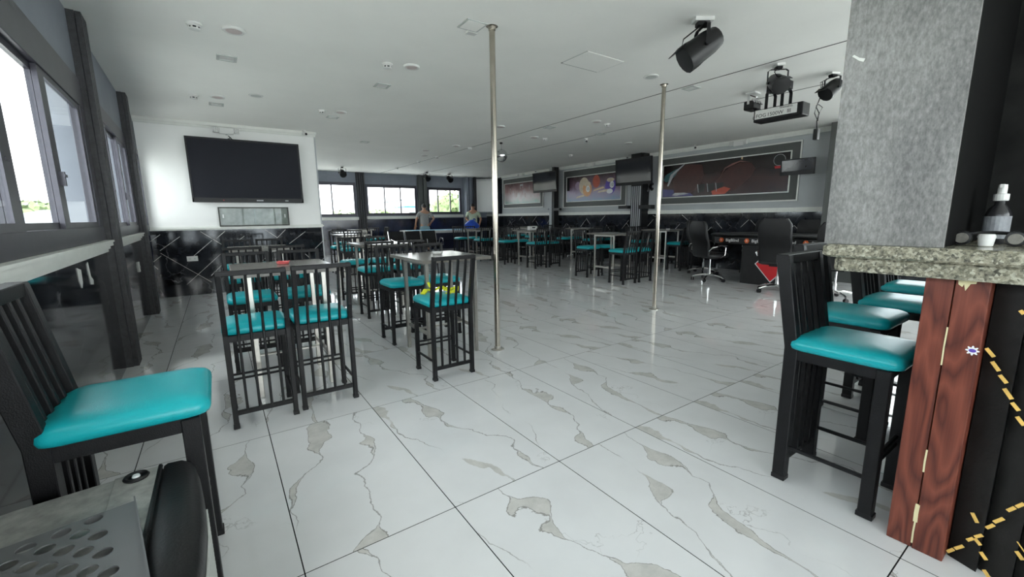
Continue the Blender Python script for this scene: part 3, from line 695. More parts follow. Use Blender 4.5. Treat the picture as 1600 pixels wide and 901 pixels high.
# ------------------------------------------------------------------ POLES
for x, y, lb in ((2.09, 3.27, 'nearer floor-to-ceiling polished steel dance pole'), (4.72, 3.47, 'farther floor-to-ceiling polished steel dance pole')):
    p = thing('dance_pole', lb, 'pole', (x, y, 0), 0, 'polished steel dance poles')
    MB().lathe([(.025, .004), (.025, ZC-.002)], n=24).build('pole_tube', 'brass_steel', p, smooth=True)
    MB().lathe([(.062, 0), (.062, .008), (.05, .012), (.032, .016), (.032, .035)], n=24).build('base_flange', 'steel', p, smooth=True)
    MB().lathe([(.030, ZC-.03), (.034, ZC-.006), (.05, ZC-.001)], n=24).build('top_flange', 'brass_steel', p, smooth=True)

# ------------------------------------------------------------------ TELEVISIONS
def tv(label, loc, rz, wd, ht, dp, tilt=0, chin=.05, smat='screen', name='television'):
    r = thing(name, label, 'television', loc, rot=(tilt, 0, rz))        # faces local -y, origin at centre back
    MB().box((0, -dp/2, 0), (wd, dp, ht)).build('housing', 'black_plastic', r, bevel=.006)
    MB().box((0, -dp-.001, chin/2), (wd-.05, .002, ht-.05-chin)).build('display_panel', smat, r)
    b = .022
    m = MB().box((0, -dp-.004, ht/2-b/2), (wd, .008, b)).box((0, -dp-.004, -ht/2+(chin+b)/2), (wd, .008, chin+b)).box((-wd/2+b/2, -dp-.004, 0), (b, .008, ht)).box((wd/2-b/2, -dp-.004, 0), (b, .008, ht))
    m.build('bezel', 'black_plastic', r)
    MB().box((0, .03, 0), (.3, .06, .3)).build('wall_bracket', 'black_metal', r)
    return r
t1 = tv('very large dark flat television on the white wall', (.555, YT-.062, 2.06), 0, 1.65, 1.04, .05, smat='matte_screen')
MB().box((-.40, -.0595, -.485), (.014, .003, .008)).build('power_light', 'red', t1); MB().box((.13, -.0595, -.485), (.10, .003, .016)).build('maker_badge', 'grey_wall', t1); MB().box((.55, -.0595, -.485), (.05, .003, .014)).build('port_cover', 'grey_wall', t1)
tv('medium flat screen showing reflections on the farther slim column', (9.16, 11.2, 2.36), -PI/2, 1.22, .66, .05, tilt=.06)
tv('flat screen with a bright band on the ribbed column', (9.14, 7.52, 2.37), -PI/2+.055, 1.12, .68, .05, tilt=.06)
tvs = tv('small dark monitor hanging over the corner of the big red mural', (9.22, 3.70, 2.12), -PI/2+.12, .56, .30, .05, tilt=.08)
MB().path([(0, 0, 0), (0, .335, .027)], .03, .03, (0, 0, 1)).build('swing_arm', 'black_metal', tvs)

# shallow glazed niche below the big tv
nb = thing('wall_cabinet', 'shallow metal-framed glass wall cabinet below the television', 'cabinet', (.59, YT, 1.30))
m = MB().box((0, -.02, .155), (1.07, .04, .02)).box((0, -.02, -.155), (1.07, .04, .02)).box((-.525, -.02, 0), (.02, .04, .29)).box((.525, -.02, 0), (.02, .04, .29)); m.build('frame', mottled('weathered_metal', (.05, .05, .045), .3, 40, .4, .5), nb)
MB().box((0, -.004, 0), (1.03, .006, .29)).build('back_panel', mottled('stained_panel', (.26, .26, .23), .35, 6, .5), nb)
for s in (-1, 1): MB().box((s*.26, -.028-.004*s, 0), (.53, .005, .285)).build('glass_door', 'glass', nb)
for s in (-1, 1): MB().box((s*.47, -.034, .01), (.02, .008, .06)).build('handle', 'white_plastic', nb)
cb = thing('power_cable', 'short black cable hanging from the emergency lamp to the television', 'cable', (.33, YT-.012, 2.655))
MB().tube([(.0, 0, -.008), (.02, -.004, -.03), (.05, 0, -.06), (.06, 0, -.072)], .007, 6).build('cord', 'black_plastic', cb); MB().tube([(.03, 0, -.03), (.01, -.004, -.055), (-.01, 0, -.05)], .005, 6).build('loose_end', 'black_plastic', cb)

# ------------------------------------------------------------------ emergency lamps, cameras, ceiling fittings
EM1, EM2, EM3 = 5.0, 9.45, 13.0
def emergency(label, loc, rz):
    r = thing('emergency_lamp', label, 'emergency light', loc, rz, 'twin-head emergency lamps')
    MB().box((0, -.03, 0), (.20, .06, .10)).build('lamp_body', 'white_plastic', r, bevel=.006)
    for s in (-1, 1):
        h = MB().box((s*.145, -.045, .012), (.085, .06, .085)).build('lamp_head', 'white_plastic', r, bevel=.006)
        for a in range(3):
            for b in range(3): MB().lathe([(.009, -.078), (.009, -.074), (.004, -.072)], (s*.145+(a-1)*.025, 0, .012+(b-1)*.025), 8, 'y').build('led', 'chrome', h)
    MB().box((0, -.02, -.056), (.03, .02, .014)).build('test_button', 'grey_wall', r)
    return r
emergency('white twin-head emergency lamp above the big television', (.31, YT, 2.715), 0)
for y, lb in ((EM1, 'nearest white twin-head emergency lamp on the right wall above the big red mural'), (EM2, 'middle white twin-head emergency lamp above the pool-ball mural'), (EM3, 'farthest white twin-head emergency lamp above the farthest mural')):
    emergency(lb, (XR-.05, y, 2.745), -PI/2)
def cctv(label, loc, rz, pend=.05):
    r = thing('security_camera', label, 'camera', loc, rz, 'small white security cameras')
    MB().lathe([(.035, 0), (.035, -.012), (.02, -.02), (.016, -.03)], n=16).build('mount', 'white_plastic', r)
    b = MB().tube([(0, .03, -.055), (0, -.045, -.062)], .03, 14).build('camera_body', 'white_plastic', r, smooth=True)
    MB().tube([(0, -.044, -.062), (0, -.050, -.0625)], .022, 14).build('lens', 'black_plastic', b)
    return r
cctv('small security camera at the corner of the television wall', (1.50, YT-.10, ZC), .5)
cctv('small security camera near the cornice above the big red mural', (9.35, 5.95, ZC), -.9)
cctv('small security camera hanging mid-ceiling before the right-hand screens', (6.54, 6.66, ZC), -.6)
cctv('small security camera near the cornice by the ribbed column', (9.3, 7.9, ZC), -.8)
cctv('small security camera near the cornice by the farther column', (9.3, 11.9, ZC), -.8)
def detector(x, y, label):
    r = thing('smoke_detector', label, 'smoke detector', (x, y, ZC), 0, 'white smoke detectors')
    MB().lathe([(.055, 0), (.055, -.012), (.045, -.018), (.045, -.026)], n=20).build('detector_base', 'white_plastic', r, smooth=True)
    MB().lathe([(.036, -.026), (.034, -.030), (.034, -.040)], n=20).build('vent_ring', 'dark_gap', r)
    for k in range(6):
        a = 2*PI*k/6; MB().box((.034*math.cos(a), .034*math.sin(a), -.034), (.012, .012, .016), a).build('rib', 'white_plastic', r)
    MB().lathe([(.042, -.040), (.040, -.046), (.02, -.052)], n=20).build('cap', 'white_plastic', r, smooth=True)
def downlight(x, y, label, mat='pink_diff', rad=.085, h=.012):
    r = thing('ceiling_downlight', label, 'ceiling light', (x, y, ZC), 0, 'round ceiling fittings')
    MB().lathe([(rad, 0), (rad, -h*.5), (rad*.9, -h), (rad*.78, -h*.8)], n=28).build('trim_ring', 'white_plastic', r, smooth=True)
    MB().lathe([(rad*.78, -h*.7), (rad*.6, -h*.95)], n=28).build('diffuser', mat, r)
def panel(x, y, label, s=.16, rect=1):
    r = thing('ceiling_panel_light', label, 'ceiling light', (x, y, ZC), 0, 'flush square ceiling panels')
    a, b = s/2*rect, s/2
    m = MB()
    for (c, d) in (((0, b-.012), (2*a, .024)), ((0, -b+.012), (2*a, .024)), ((a-.012, 0), (.024, 2*b-.048)), ((-a+.012, 0), (.024, 2*b-.048))): m.box((c[0], c[1], -.004), (d[0], d[1], .008))
    m.build('frame', 'grey_diff', r); MB().box((0, 0, -.002), (2*a-.048, 2*b-.048, .004)).build('diffuser', 'white_plastic', r)
def cpx(px, py, z=ZC):
    d = r2*((px-800)/fpx)+d3*((py-450)/fpx)+f2; t = (z-CAM_H)/d.z; return d.x*t, d.y*t
dl = [((303, 36), 'largest smoke detector, top left of the ceiling'), ((302, 148), 'smoke detector left of the pink downlight above the big television'), ((605, 99), 'smoke detector left of a pink downlight, left of the nearer pole'), ((503, 172), 'smoke detector right of the television wall camera'), ((851.6, 215.6), 'smoke detector on the ceiling right of the mirror ball'), ((949, 193), 'smoke detector left of the farther pole near the ceiling joint'), ((682.8, 244), 'tiny smoke detector on the ceiling left of the nearer pole, second along'), ((654, 251), 'tiny smoke detector on the ceiling, third along towards far windows'), ((734, 230), 'tiny smoke detector on the ceiling just left of the nearer pole'), ((620, 261), 'farthest tiny smoke detector above the middle far window'), ((892, 241), 'smoke detector near the cornice above the pool-ball mural')]
for p, lb in dl: detector(*cpx(*p), lb)
for p, lb, mt in (((365, 46), 'largest pinkish round downlight at the top left', 'pink_diff'), ((340, 150), 'pinkish round downlight above the big television', 'pink_diff'), ((643, 103), 'pinkish round downlight left of the nearer pole', 'pink_diff'), ((400, 148.5), 'grey round ceiling speaker above the big television', 'grey_diff'), ((532, 174), 'pinkish downlight right of the television wall corner', 'pink_diff'), ((1017, 119), 'grey round ceiling speaker beside the top of the farther pole', 'grey_diff'), ((713, 227), 'small round downlight just left of the nearer pole', 'pink_diff'), ((782, 196.6), 'small round downlight just right of the nearer pole', 'pink_diff'), ((835, 213.4), 'round downlight right of the mirror ball', 'pink_diff'), ((932, 188.8), 'round downlight left of the farther pole', 'pink_diff'), ((665, 233.8), 'tiny round downlight above the right far window, nearer one', 'pink_diff'), ((663, 242), 'tiny round downlight above the right far window, farther one', 'pink_diff'), ((982, 222.5), 'round downlight above the flat screen on the ribbed column', 'pink_diff')):
    downlight(*cpx(*p), lb, mt, h=.018 if mt == 'pink_diff' else .01)
for p, lb in (((354, 90), 'flush rectangular panel below the largest downlight'), ((338, 162), 'flush rectangular panel right above the emergency lamp'), ((597, 133), 'flush square panel left of the nearer pole'), ((520, 182), 'faint flush panel near the television wall corner'), ((570, 221), 'faint flush panel above the left far window'), ((858.4, 198.4), 'faint flush panel between the two ceiling joints, left of centre'), ((938, 209), 'faint flush panel behind the second ceiling joint'), ((1080, 137), 'flush panel just right of the farther pole'), ((1195, 178), 'flush panel below the fog machine')):
    panel(*cpx(*p), lb, .17)
x, y = cpx(738, 39); ap = thing('access_panel', 'flush square access panel with a small cover beside the top of the nearer pole', 'access panel', (x, y, ZC))
MB().box((0, 0, -.003), (.19, .19, .006)).build('frame', 'grey_diff', ap); MB().box((0, 0, -.005), (.16, .16, .006)).build('door', 'plaster', ap); MB().box((.06, .125, -.006), (.09, .06, .012)).build('side_cover', 'white_plastic', ap)
ht = thing('ceiling_hatch', 'ceiling hatch standing slightly ajar with a dark gap', 'hatch', (3.42, 3.40, ZC))
MB().bb((-.26, -.19, -.006), (.26, .19, -.001)).build('hatch_door', 'plaster', ht); MB().bb((-.27, .175, -.004), (.26, .20, -.0005)).build('gap', 'dark_gap', ht); MB().bb((.262, -.19, -.004), (.27, .19, -.0005)).build('gap', 'grey_diff', ht); MB().bb((-.27, -.19, -.004), (-.264, .18, -.0005)).build('gap', 'grey_diff', ht)
# mirror ball
x, y = cpx(783, 222)
db = thing('mirror_ball', 'mirrored disco ball hanging beside the nearer pole', 'disco ball', (x, y, ZC))
MB().lathe([(.03, 0), (.03, -.03), (.01, -.035)], n=12).build('motor', 'black_plastic', db); MB().tube([(0, 0, -.03), (0, 0, -.14)], .004, 6).build('chain', 'steel', db)
MB().sphere((0, 0, -.27), .135, 28, 16).build('mirrored_globe', 'mirror', db)

# ------------------------------------------------------------------ stage lights and fog machine
def par(label, loc, rz, tilt, s=1.0, long=1.0):
    r = thing('stage_light', label, 'stage light', loc, rz, 'black stage lights')
    MB().box((.0, 0, -.015*s), (.10*s, .16*s, .03*s)).build('mounting_plate', 'white_plastic', r); MB().box((0, 0, -.045*s), (.07*s, .10*s, .035*s)).build('clamp', 'black_metal', r)
    zt = -.065*s
    MB().path([(-.13*s, 0, zt-.17*s), (-.13*s, 0, zt-.02*s), (-.10*s, 0, zt), (.10*s, 0, zt), (.13*s, 0, zt-.02*s), (.13*s, 0, zt-.17*s)], .028*s, .008*s, (0, 1, 0)).build('yoke', 'black_metal', r)
    b = D.objects.new('lamp_body', None)
    body = MB().lathe([(.04*s, -.15*s*long), (.085*s, -.14*s*long), (.105*s, -.06*s*long), (.11*s, .05*s*long), (.118*s, .09*s*long), (.118*s, .15*s*long), (.10*s, .152*s*long)], n=14, axis='y')
    bo_ = body.build('lamp_can', 'black_plastic', r, smooth=True); bo_.location = (0, 0, zt-.17*s); bo_.rotation_euler = (tilt, 0, 0)
    MB().lathe([(.098*s, .135*s*long), (.098*s, .146*s*long)], n=14, axis='y').build('lens', 'screen', bo_)
    MB().box((0, .16*s*long, .10*s), (.18*s, .10*s, .006)).build('barn_door', 'black_metal', bo_)
    for k in range(4): MB().box((-.04*s+.027*k*s, -.146*s*long, 0), (.008*s, .012, .09*s)).build('cooling_fin', 'black_metal', bo_)
    for sx in (-1, 1): MB().lathe([(.02*s, sx*.112*s), (.02*s, sx*.138*s)], n=10, axis='x').build('tilt_knob', 'black_metal', bo_)
    MB().tube([(.02*s, .03*s, zt), (.10*s, .12*s, zt-.06*s), (.06*s, .15*s, zt-.15*s), (0, .1*s, zt-.13*s)], .006*s, 6).build('power_cord', 'black_plastic', r)
    return r
par('largest black stage light hanging alone from the ceiling', (3.46, 2.20, ZC), .96, -.62, .95, 1.15)
par('black stage light hanging above the fog machine', (5.17, 2.36, ZC), 2.4, -.5, .78)
par('black stage light hanging right of the fog machine beside the clad column', (6.00, 2.14, ZC), 1.2, -.7, .72)
fg = thing('fog_machine', 'long black fog machine with a lettered white side hanging from the ceiling', 'fog machine', (5.90, 2.62, ZC), -PI/2)
zf = -.36
MB().box((0, 0, zf), (.56, .20, .15)).build('case', 'black_metal', fg, bevel=.012)
MB().box((-.02, -.1015, zf+.012), (.48, .004, .105)).build('side_plate', 'white_plastic', fg)
for wd_, xo in (('FOG', -.165), ('1500W', .0), ('III', .155)): text(wd_, .062, 'lettering', 'p_ink', fg, (-.02+xo, -.1045, zf-.008), (PI/2, 0, 0), .0008)
text('WARNING', .03, 'warning_lettering', 'p_ink', fg, (.1, -.1045, zf+.045), (PI/2, 0, 0), .0008)
for s in (-.13, .05): MB().path([(s, -.11, zf+.06), (s, -.11, -.12), (s, -.08, -.09), (s, .08, -.09), (s, .11, -.12), (s, .11, zf+.06)], .035, .008, (1, 0, 0)).build('hanger', 'black_metal', fg)
MB().box((-.04, 0, -.045), (.26, .10, .09)).build('mount_block', 'black_metal', fg)
MB().tube([(-.28, 0, zf), (-.32, 0, zf), (-.33, 0, zf)], .02, 10).build('nozzle', 'steel', fg)
rc = thing('cable_controller', 'small black remote box dangling on cables below the fog machine', 'controller', (6.25, 2.34, ZC-.32))
MB().box((0, 0, -.30), (.07, .05, .13)).build('controller_box', 'black_plastic', rc, bevel=.006); MB().tube([(0, 0, -.24), (0, .01, -.14), (.02, 0, -.05), (-.03, .02, .02), (-.02, 0, .10), (.04, 0, .2), (.02, 0, .315)], .006, 6).build('cable', 'black_plastic', rc); MB().tube([(.0, 0, -.14), (.06, .02, -.05), (.10, 0, .03), (.03, .02, .06), (-.08, 0, .03), (-.09, .01, -.06), (0, 0, -.14)], .005, 6).build('cable_loop', 'black_plastic', rc)
bl = thing('party_light', 'small multi-beam party light with chrome clips left of the fog machine', 'party light', (6.05, 3.05, ZC))
MB().box((0, 0, -.01), (.16, .12, .02)).build('mounting_plate', 'white_plastic', bl); MB().path([(-.11, 0, -.16), (-.11, 0, -.04), (.11, 0, -.04), (.11, 0, -.16)], .03, .008, (0, 1, 0)).build('yoke', 'chrome', bl)
MB().box((0, 0, -.17), (.20, .13, .11)).build('light_box', 'black_plastic', bl, bevel=.01)
for k in range(5): MB().tube([(-.1+.05*k, -.05, -.21), (-.13+.065*k, -.11, -.25)], [.012, .020], 8).build('beam_barrel', 'black_metal', bl)
for k in range(4): MB().tube([(-.09+.06*k, -.04, -.10), (-.10+.065*k, -.08, -.15)], .010, 6).build('chrome_clip', 'chrome', bl)
for x, y, lb in ((3.37, 13.97, 'round black stage light at the ceiling before the left far window'), (6.25, 14.2, 'round black stage light at the top of the two-part far pillar'), (7.2, 14.34, 'round black stage light at the ceiling before the right far window')):
    par(lb, (x, y, ZC), PI, -.5, .85)

# ------------------------------------------------------------------ right wall columns, murals
C1 = thing('slim_column', 'slim grey column carrying the reflecting screen, farther of two', 'column', (9.36, 11.1, 0))
MB().bb((-.10, -.10, 0), (.12, .02, ZC-.001)).build('steel_face', 'grey_wall', C1); MB().bb((-.08, -.20, 0), (.12, -.10, ZC-.001)).build('dark_face', 'black_plastic', C1); MB().bb((-.16, -.55, 1.42), (-.06, -.2, 1.50)).build('side_shelf', 'black_plastic', C1); MB().bb((-.16, .02, 1.44), (-.06, .35, 1.50)).build('side_shelf', 'grey_wall', C1)
C2 = thing('ribbed_column', 'black and white ribbed column carrying the flat screen, nearer of two', 'column', (9.34, 7.5, 0))
MB().bb((-.08, -.17, 0), (.2, .20, ZC-.001)).build('column_core', 'black_plastic', C2)
for k in range(5): MB().bb((-.10, -.12+k*.065, 0), (-.08, -.098+k*.065, 2.0)).build('rib', 'grey_wall', C2)
MB().bb((-.2, .20, 1.42), (-.04, .52, 1.50)).build('side_shelf', 'black_plastic', C2); MB().bb((-.2, -.55, 1.40), (-.04, -.17, 1.50)).build('side_shelf', 'black_plastic', C2)
MB().bb((-.14, -.15, ZC-.14), (.2, .18, ZC-.002)).build('top_box', 'black_metal', C2)
def mural(label, y0, y1, z0, z1, iy0, iy1, iz0, iz1, mat):
    r = thing('framed_mural', label, 'mural', (XR, (y0+y1)/2, (z0+z1)/2))
    cy, cz = (y0+y1)/2, (z0+z1)/2
    def bar4(a, b, c, d, w, x0, x1, nm, mt):
        m = MB(); m.bb((x0, a, c), (x1, b, c+w)); m.bb((x0, a, d-w), (x1, b, d)); m.bb((x0, a, c+w), (x1, a+w, d-w)); m.bb((x0, b-w, c+w), (x1, b, d-w)); m.build(nm, mt, r)
    MB().bb((-.012, y0-cy, z0-cz), (-.001, y1-cy, z1-cz)).build('dark_mount', 'dark_band', r)
    bar4(y0-cy, y1-cy, z0-cz, z1-cz, .025, -.03, -.012, 'outer_moulding', 'white_trim')
    bar4(iy0-cy, iy1-cy, iz0-cz, iz1-cz, .022, -.03, -.012, 'inner_moulding', 'white_trim')
    MB().bb((-.016, iy0-cy+.02, iz0-cz+.02), (-.012, iy1-cy-.02, iz1-cz-.02)).build('print', mat, r)
    return r, cy, cz
def disc(r, cyz, rad, mat, x=-.017, sc=(1, 1), n=28, nm='printed_shape', t=.0006):
    pts = [(cyz[0]+rad*sc[0]*math.cos(2*PI*k/n), cyz[1]+rad*sc[1]*math.sin(2*PI*k/n)) for k in range(n)]
    return MB().prism(pts, x-t, x, 'x').build(nm, mat, r)
def poly(r, pts, mat, x=-.0175, nm='printed_shape'): return MB().prism(pts, x-.0006, x, 'x').build(nm, mat, r)
# print coordinates: u 0..1 left to right as seen, v 0..1 bottom to top
def mapper(cy, cz, iy0, iy1, iz0, iz1): return lambda u, v: (iy1-u*(iy1-iy0)-cy, iz0+v*(iz1-iz0)-cz)
r, cy, cz = mural('big dark red framed mural of a party scene on the right wall', 3.78, 7.05, 1.49, 2.65, 3.95, 6.93, 1.66, 2.48, 'print_dark'); g = mapper(cy, cz, 3.95, 6.93, 1.66, 2.48)
poly(r, [g(.01, .04), g(.01, .28), g(.12, .24), g(.24, .20), g(.30, .04)], 'p_blue'); poly(r, [g(.10, .08), g(.13, .15), g(.22, .14), g(.26, .10), g(.14, .06)], 'p_pale', -.0182)
poly(r, [g(.01, .55), g(.03, .70), g(.14, .86), g(.16, .78), g(.09, .55), g(.04, .48)], 'p_teal'); poly(r, [g(.05, .36), g(.08, .70), g(.20, .97), g(.21, .97), g(.11, .68), g(.065, .36)], 'p_pale', -.0182)
poly(r, [g(.12, .15), g(.10, .5), g(.14, .75), g(.22, .96), g(.36, .9), g(.38, .6), g(.35, .3), g(.28, .12)], 'p_redskin', -.0176); poly(r, [g(.44, .1), g(.46, .35), g(.52, .55), g(.58, .75), g(.66, .84), g(.74, .80), g(.77, .65), g(.74, .45), g(.68, .25), g(.60, .08)], 'p_redskin', -.0176)
poly(r, [g(.505, .45), g(.55, .72), g(.61, .80), g(.66, .86), g(.73, .82), g(.66, .89), g(.60, .84), g(.545, .74)], 'p_rim', -.0183)
for u in (.34, .42, .49): poly(r, [g(u, .12), g(u-.01, .34), g(u+.055, .36), g(u+.05, .14)], 'p_ink', -.0186); poly(r, [g(u, .12), g(u-.012, .36), g(u-.006, .36), g(u+.004, .12)], 'p_pale', -.019)
poly(r, [g(.46, .04), g(.45, .14), g(.55, .24), g(.60, .18), g(.56, .05)], 'p_redball', -.0188)
em = disc(r, g(.925, .80), .115, 'p_pale', -.0178, nm='printed_emblem'); disc(r, g(.925, .80), .105, 'p_ink', -.0184, nm='printed_emblem'); poly(r, [g(.895, .66), g(.96, .66), g(.955, .60), g(.9, .60)], 'red', -.019, 'printed_emblem')
poly(r, [g(.662, .93), g(.668, 1.0), g(.676, 1.0), g(.674, .91)], 'p_cue', -.0188)
r, cy, cz = mural('framed mural of pool balls numbered 15 and 10 on the right wall', 8.08, 10.73, 1.51, 2.69, 8.27, 10.57, 1.68, 2.48, 'print_balls'); g = mapper(cy, cz, 8.27, 10.57, 1.68, 2.48)
poly(r, [g(.0, .45), g(.0, 1), g(.06, .97), g(.065, .45)], 'p_ink')
disc(r, g(.23, .62), .12, 'p_mauve', -.017); disc(r, g(.35, .60), .22, 'p_cream', -.0176, (1, 1.15)); disc(r, g(.575, .72), .15, 'p_redball', -.0176, (1, 1.25)); disc(r, g(.41, .47), .19, 'p_orange', -.0182, (1, 1.2)); disc(r, g(.41, .66), .13, 'p_cream', -.0185, (1.15, .6)); disc(r, g(.425, .47), .085, 'print_white', -.019, (1, 1.15))
poly(r, [g(.52, .36), g(.53, .42), g(.70, .52), g(.72, .46)], 'p_cue', -.0182); poly(r, [g(.60, .30), g(.62, .36), g(.78, .42), g(.77, .33)], 'p_cream', -.0184); poly(r, [g(.2, .14), g(.21, .2), g(.36, .28), g(.36, .2)], 'p_cream', -.018)
disc(r, g(.82, .52), .20, 'p_purple', -.0182, (1, 1.2)); disc(r, g(.82, .73), .12, 'p_cream', -.0186, (1.2, .5)); disc(r, g(.81, .33), .12, 'print_white', -.0184, (1, .6)); disc(r, g(.845, .555), .085, 'print_white', -.019, (1, 1.15))
for bd, u, v in (('15', .425, .47), ('10', .845, .555)):
    p = g(u, v); text(bd, .13, 'printed_number', 'p_ink', r, (-.0198, p[0], p[1]), (PI/2, 0, -PI/2), .0003)
r, cy, cz = mural('farthest framed mural of hazy pink lights on the right wall', 11.77, 14.31, 1.56, 2.69, 11.93, 14.2, 1.71, 2.51, 'print_rain'); g = mapper(cy, cz, 11.93, 14.2, 1.71, 2.51)
for k in range(18):
    u, v = .08+.84*random.random(), .25+.5*random.random(); poly(r, [g(u, v), g(u, v+.2), g(u+.008, v+.2), g(u+.008, v)], 'p_rim' if k % 2 else 'p_pale', -.0172)
disc(r, g(.5, .86), .07, 'p_pale', -.0175, (1.4, .4))
wf = thing('wall_fan', 'small black wall fan right of the ribbed column', 'fan', (XR, 7.30, 1.98)); MB().lathe([(.05, -.04), (.05, 0)], n=14, axis='x').build('fan_base', 'black_plastic', wf)
for k in range(5): a = 2*PI*k/5; MB().tube([(-.05, 0, 0), (-.06, .13*math.cos(a), .13*math.sin(a))], [.02, .045], 6).build('blade', 'black_plastic', wf)

# ------------------------------------------------------------------ small things on tables
def ashtray(x, y, z, mat, label):
    r = thing('ashtray', label, 'ashtray', (x, y, z)); MB().lathe([(.035, 0), (.042, .004), (.046, .02), (.040, .02), (.034, .008), (.0, .007)], n=20).build('bowl', mat, r, smooth=True)
    for k in range(3): a = 2*PI*k/3; MB().box((.043*math.cos(a), .043*math.sin(a), .021), (.014, .012, .004), a).build('cigarette_rest', mat, r)
ashtray(.40, 3.72, .905, mottled('red_plastic', (.55, .10, .10), .1, 20, .4), 'round red ashtray on the nearest left table')
ashtray(1.72, 3.74, .905, 'white_plastic', 'small pale ashtray on the table beside the nearer pole')
ashtray(8.72, 6.12, .905, 'white_plastic', 'small white ashtray on the table right of the farther pole')
tb = thing('tissue_box', 'white tissue box with a dark slot on a table right of the nearer pole', 'tissue box', (6.72, 8.75, .905)); MB().box((0, 0, .045), (.24, .12, .09)).build('carton', 'white_plastic', tb, bevel=.004); MB().box((0, -.0605, .055), (.10, .002, .03)).build('slot', 'dark_gap', tb)
# yellow-green cloth on chair
yc = thing('yellow_cloth', 'crumpled yellow-green straps lying on the chair beside the nearer pole', 'cloth', (1.46, 3.10, .641))
yc.scale = (1.25, 1.25, 1.25)
for pts, w_ in (([(-.13, .02, .006), (-.09, .06, .022), (-.03, .08, .014), (.03, .06, .03), (.08, .02, .012)], .03), ([(-.02, .10, .008), (.02, .05, .03), (.03, -.01, .016), (.06, -.06, .01)], .028), ([(.08, .06, .01), (.10, .0, .028), (.07, -.05, .012), (.0, -.06, .008)], .03), ([(-.05, .07, .03), (-.06, .085, .06), (-.045, .09, .035)], .016)):
    P = [Vector(p) for p in pts]; fine = []
    for i in range(len(P)-1):
        for k in range(5): fine.append(P[i].lerp(P[i+1], k/5)+Vector((0, 0, .004*math.sin(k*2.1+i))))
    fine.append(P[-1]); MB().path(fine, .008, w_, (0, 0, 1)).build('strap', 'yellow_cloth', yc, smooth=True)

# ------------------------------------------------------------------ loudspeaker with perforated plate (lower left)
sp = thing('trolley_speaker', 'black loudspeaker with curved front and scratched grey top at the lower left', 'loudspeaker', (0, 0, 0))
zt = .52
outl = [(-.70, 1.50), (-.50, 1.545), (-.26, 1.565)]
MB().prism([(-.72, .75), (-.72, 1.47), (-.50, 1.53), (-.22, 1.555), (-.205, 1.555), (-.195, .75)], .03, zt, 'z').build('cabinet_body', 'black_plastic', sp, bevel=.006)
MB().prism([(-.71, .76), (-.71, 1.465), (-.50, 1.522), (-.30, 1.545), (-.285, .76)], zt, zt+.004, 'z').build('top_panel', 'scratched_grey', sp)
MB().prism([(-.298, 1.10), (-.312, 1.545), (-.212, 1.556), (-.216, 1.10)], zt+.004, zt+.008, 'z').build('inset_panel', 'scratched_grey', sp, bevel=.002)
fr = []
edge = [(-.132, 1.56), (-.118, 1.47), (-.106, 1.35), (-.100, 1.22), (-.102, 1.08), (-.112, .94), (-.125, .78)]
secs = []
for (x, y) in edge:
    xi = -.205
    secs.append([(xi, y, zt-.44), (x-.012, y, zt-.44), (x, y, zt-.40), (x, y, zt-.03), (x-.010, y, zt-.010), (x-.03, y, zt+.004), (xi+.01, y, zt+.006), (xi, y, zt)])
MB().rings(secs).build('curved_front', 'black_soft', sp, smooth=True)
for k in range(26):
    z = .12+k*.0135
    if z > .47: break
    MB().tube([(x+.002, y, z) for x, y in edge[2:]], .003, 5).build('grille_bar', 'grey_diff', sp)
MB().tube([(-.212, 1.556, zt+.006), (-.212, .78, zt+.006)], .006, 6).build('seam_bead', 'black_plastic', sp)
kn = MB().lathe([(.028, 0), (.030, .004), (.026, .009), (.020, .006), (.018, .004)], (-.262, 1.515, zt+.008), 24).build('cup_socket', 'black_plastic', sp, smooth=True); MB().lathe([(.010, .012), (.008, .017)], (-.262, 1.515, zt+.0), 12).build('socket_core', 'glass_tube', kn)
pf = thing('perforated_plate', 'grey sheet-metal plate with rows of oval holes lying on the loudspeaker', 'metal plate', (0, 0, 0))
zp = zt+.036
bmp = bmesh.new(); edges = []
def loop(pts):
    v = [bmp.verts.new((x, y, 0)) for x, y in pts]
    for i in range(len(v)): edges.append(bmp.edges.new((v[i], v[(i+1) % len(v)])))
loop([(-.24, 1.33), (-.205, 1.14), (-.155, .86), (-.66, .78), (-.74, 1.24)])
for j in range(8):
    for k in range(2*j+1):
        hx, hy = -.31+.035*k-.050*j, 1.297-.029*k-.0175*j
        if hx < -.69 or hy < .86 or hx > -.225+(1.33-hy)*.18-.03: continue
        loop([(hx+.0165*math.cos(2*PI*i/18), hy+.0165*math.sin(2*PI*i/18)) for i in range(18)])
bmesh.ops.triangle_fill(bmp, use_beauty=True, use_dissolve=False, edges=edges)
bmesh.ops.recalc_face_normals(bmp, faces=bmp.faces)
pme = D.meshes.new('plate_sheet'); bmp.to_mesh(pme); bmp.free(); pme.materials.append(M['plate_grey'])
po = D.objects.new('plate_sheet', pme); COL.objects.link(po); po.parent = pf; po.location = (0, 0, zp)
sd = po.modifiers.new('thickness', 'SOLIDIFY'); sd.thickness = .003; sd.offset = 0
MB().path([(-.24, 1.33, zp-.003), (-.205, 1.14, zp-.003), (-.155, .86, zp-.003)], .034, .003, (0, 0, 1)).build('folded_edge', 'plate_grey', pf); MB().path([(-.74, 1.24, zp-.011), (-.29, 1.321, zp-.011)], .022, .003, (0, 0, 1)).build('folded_edge', 'plate_grey', pf)

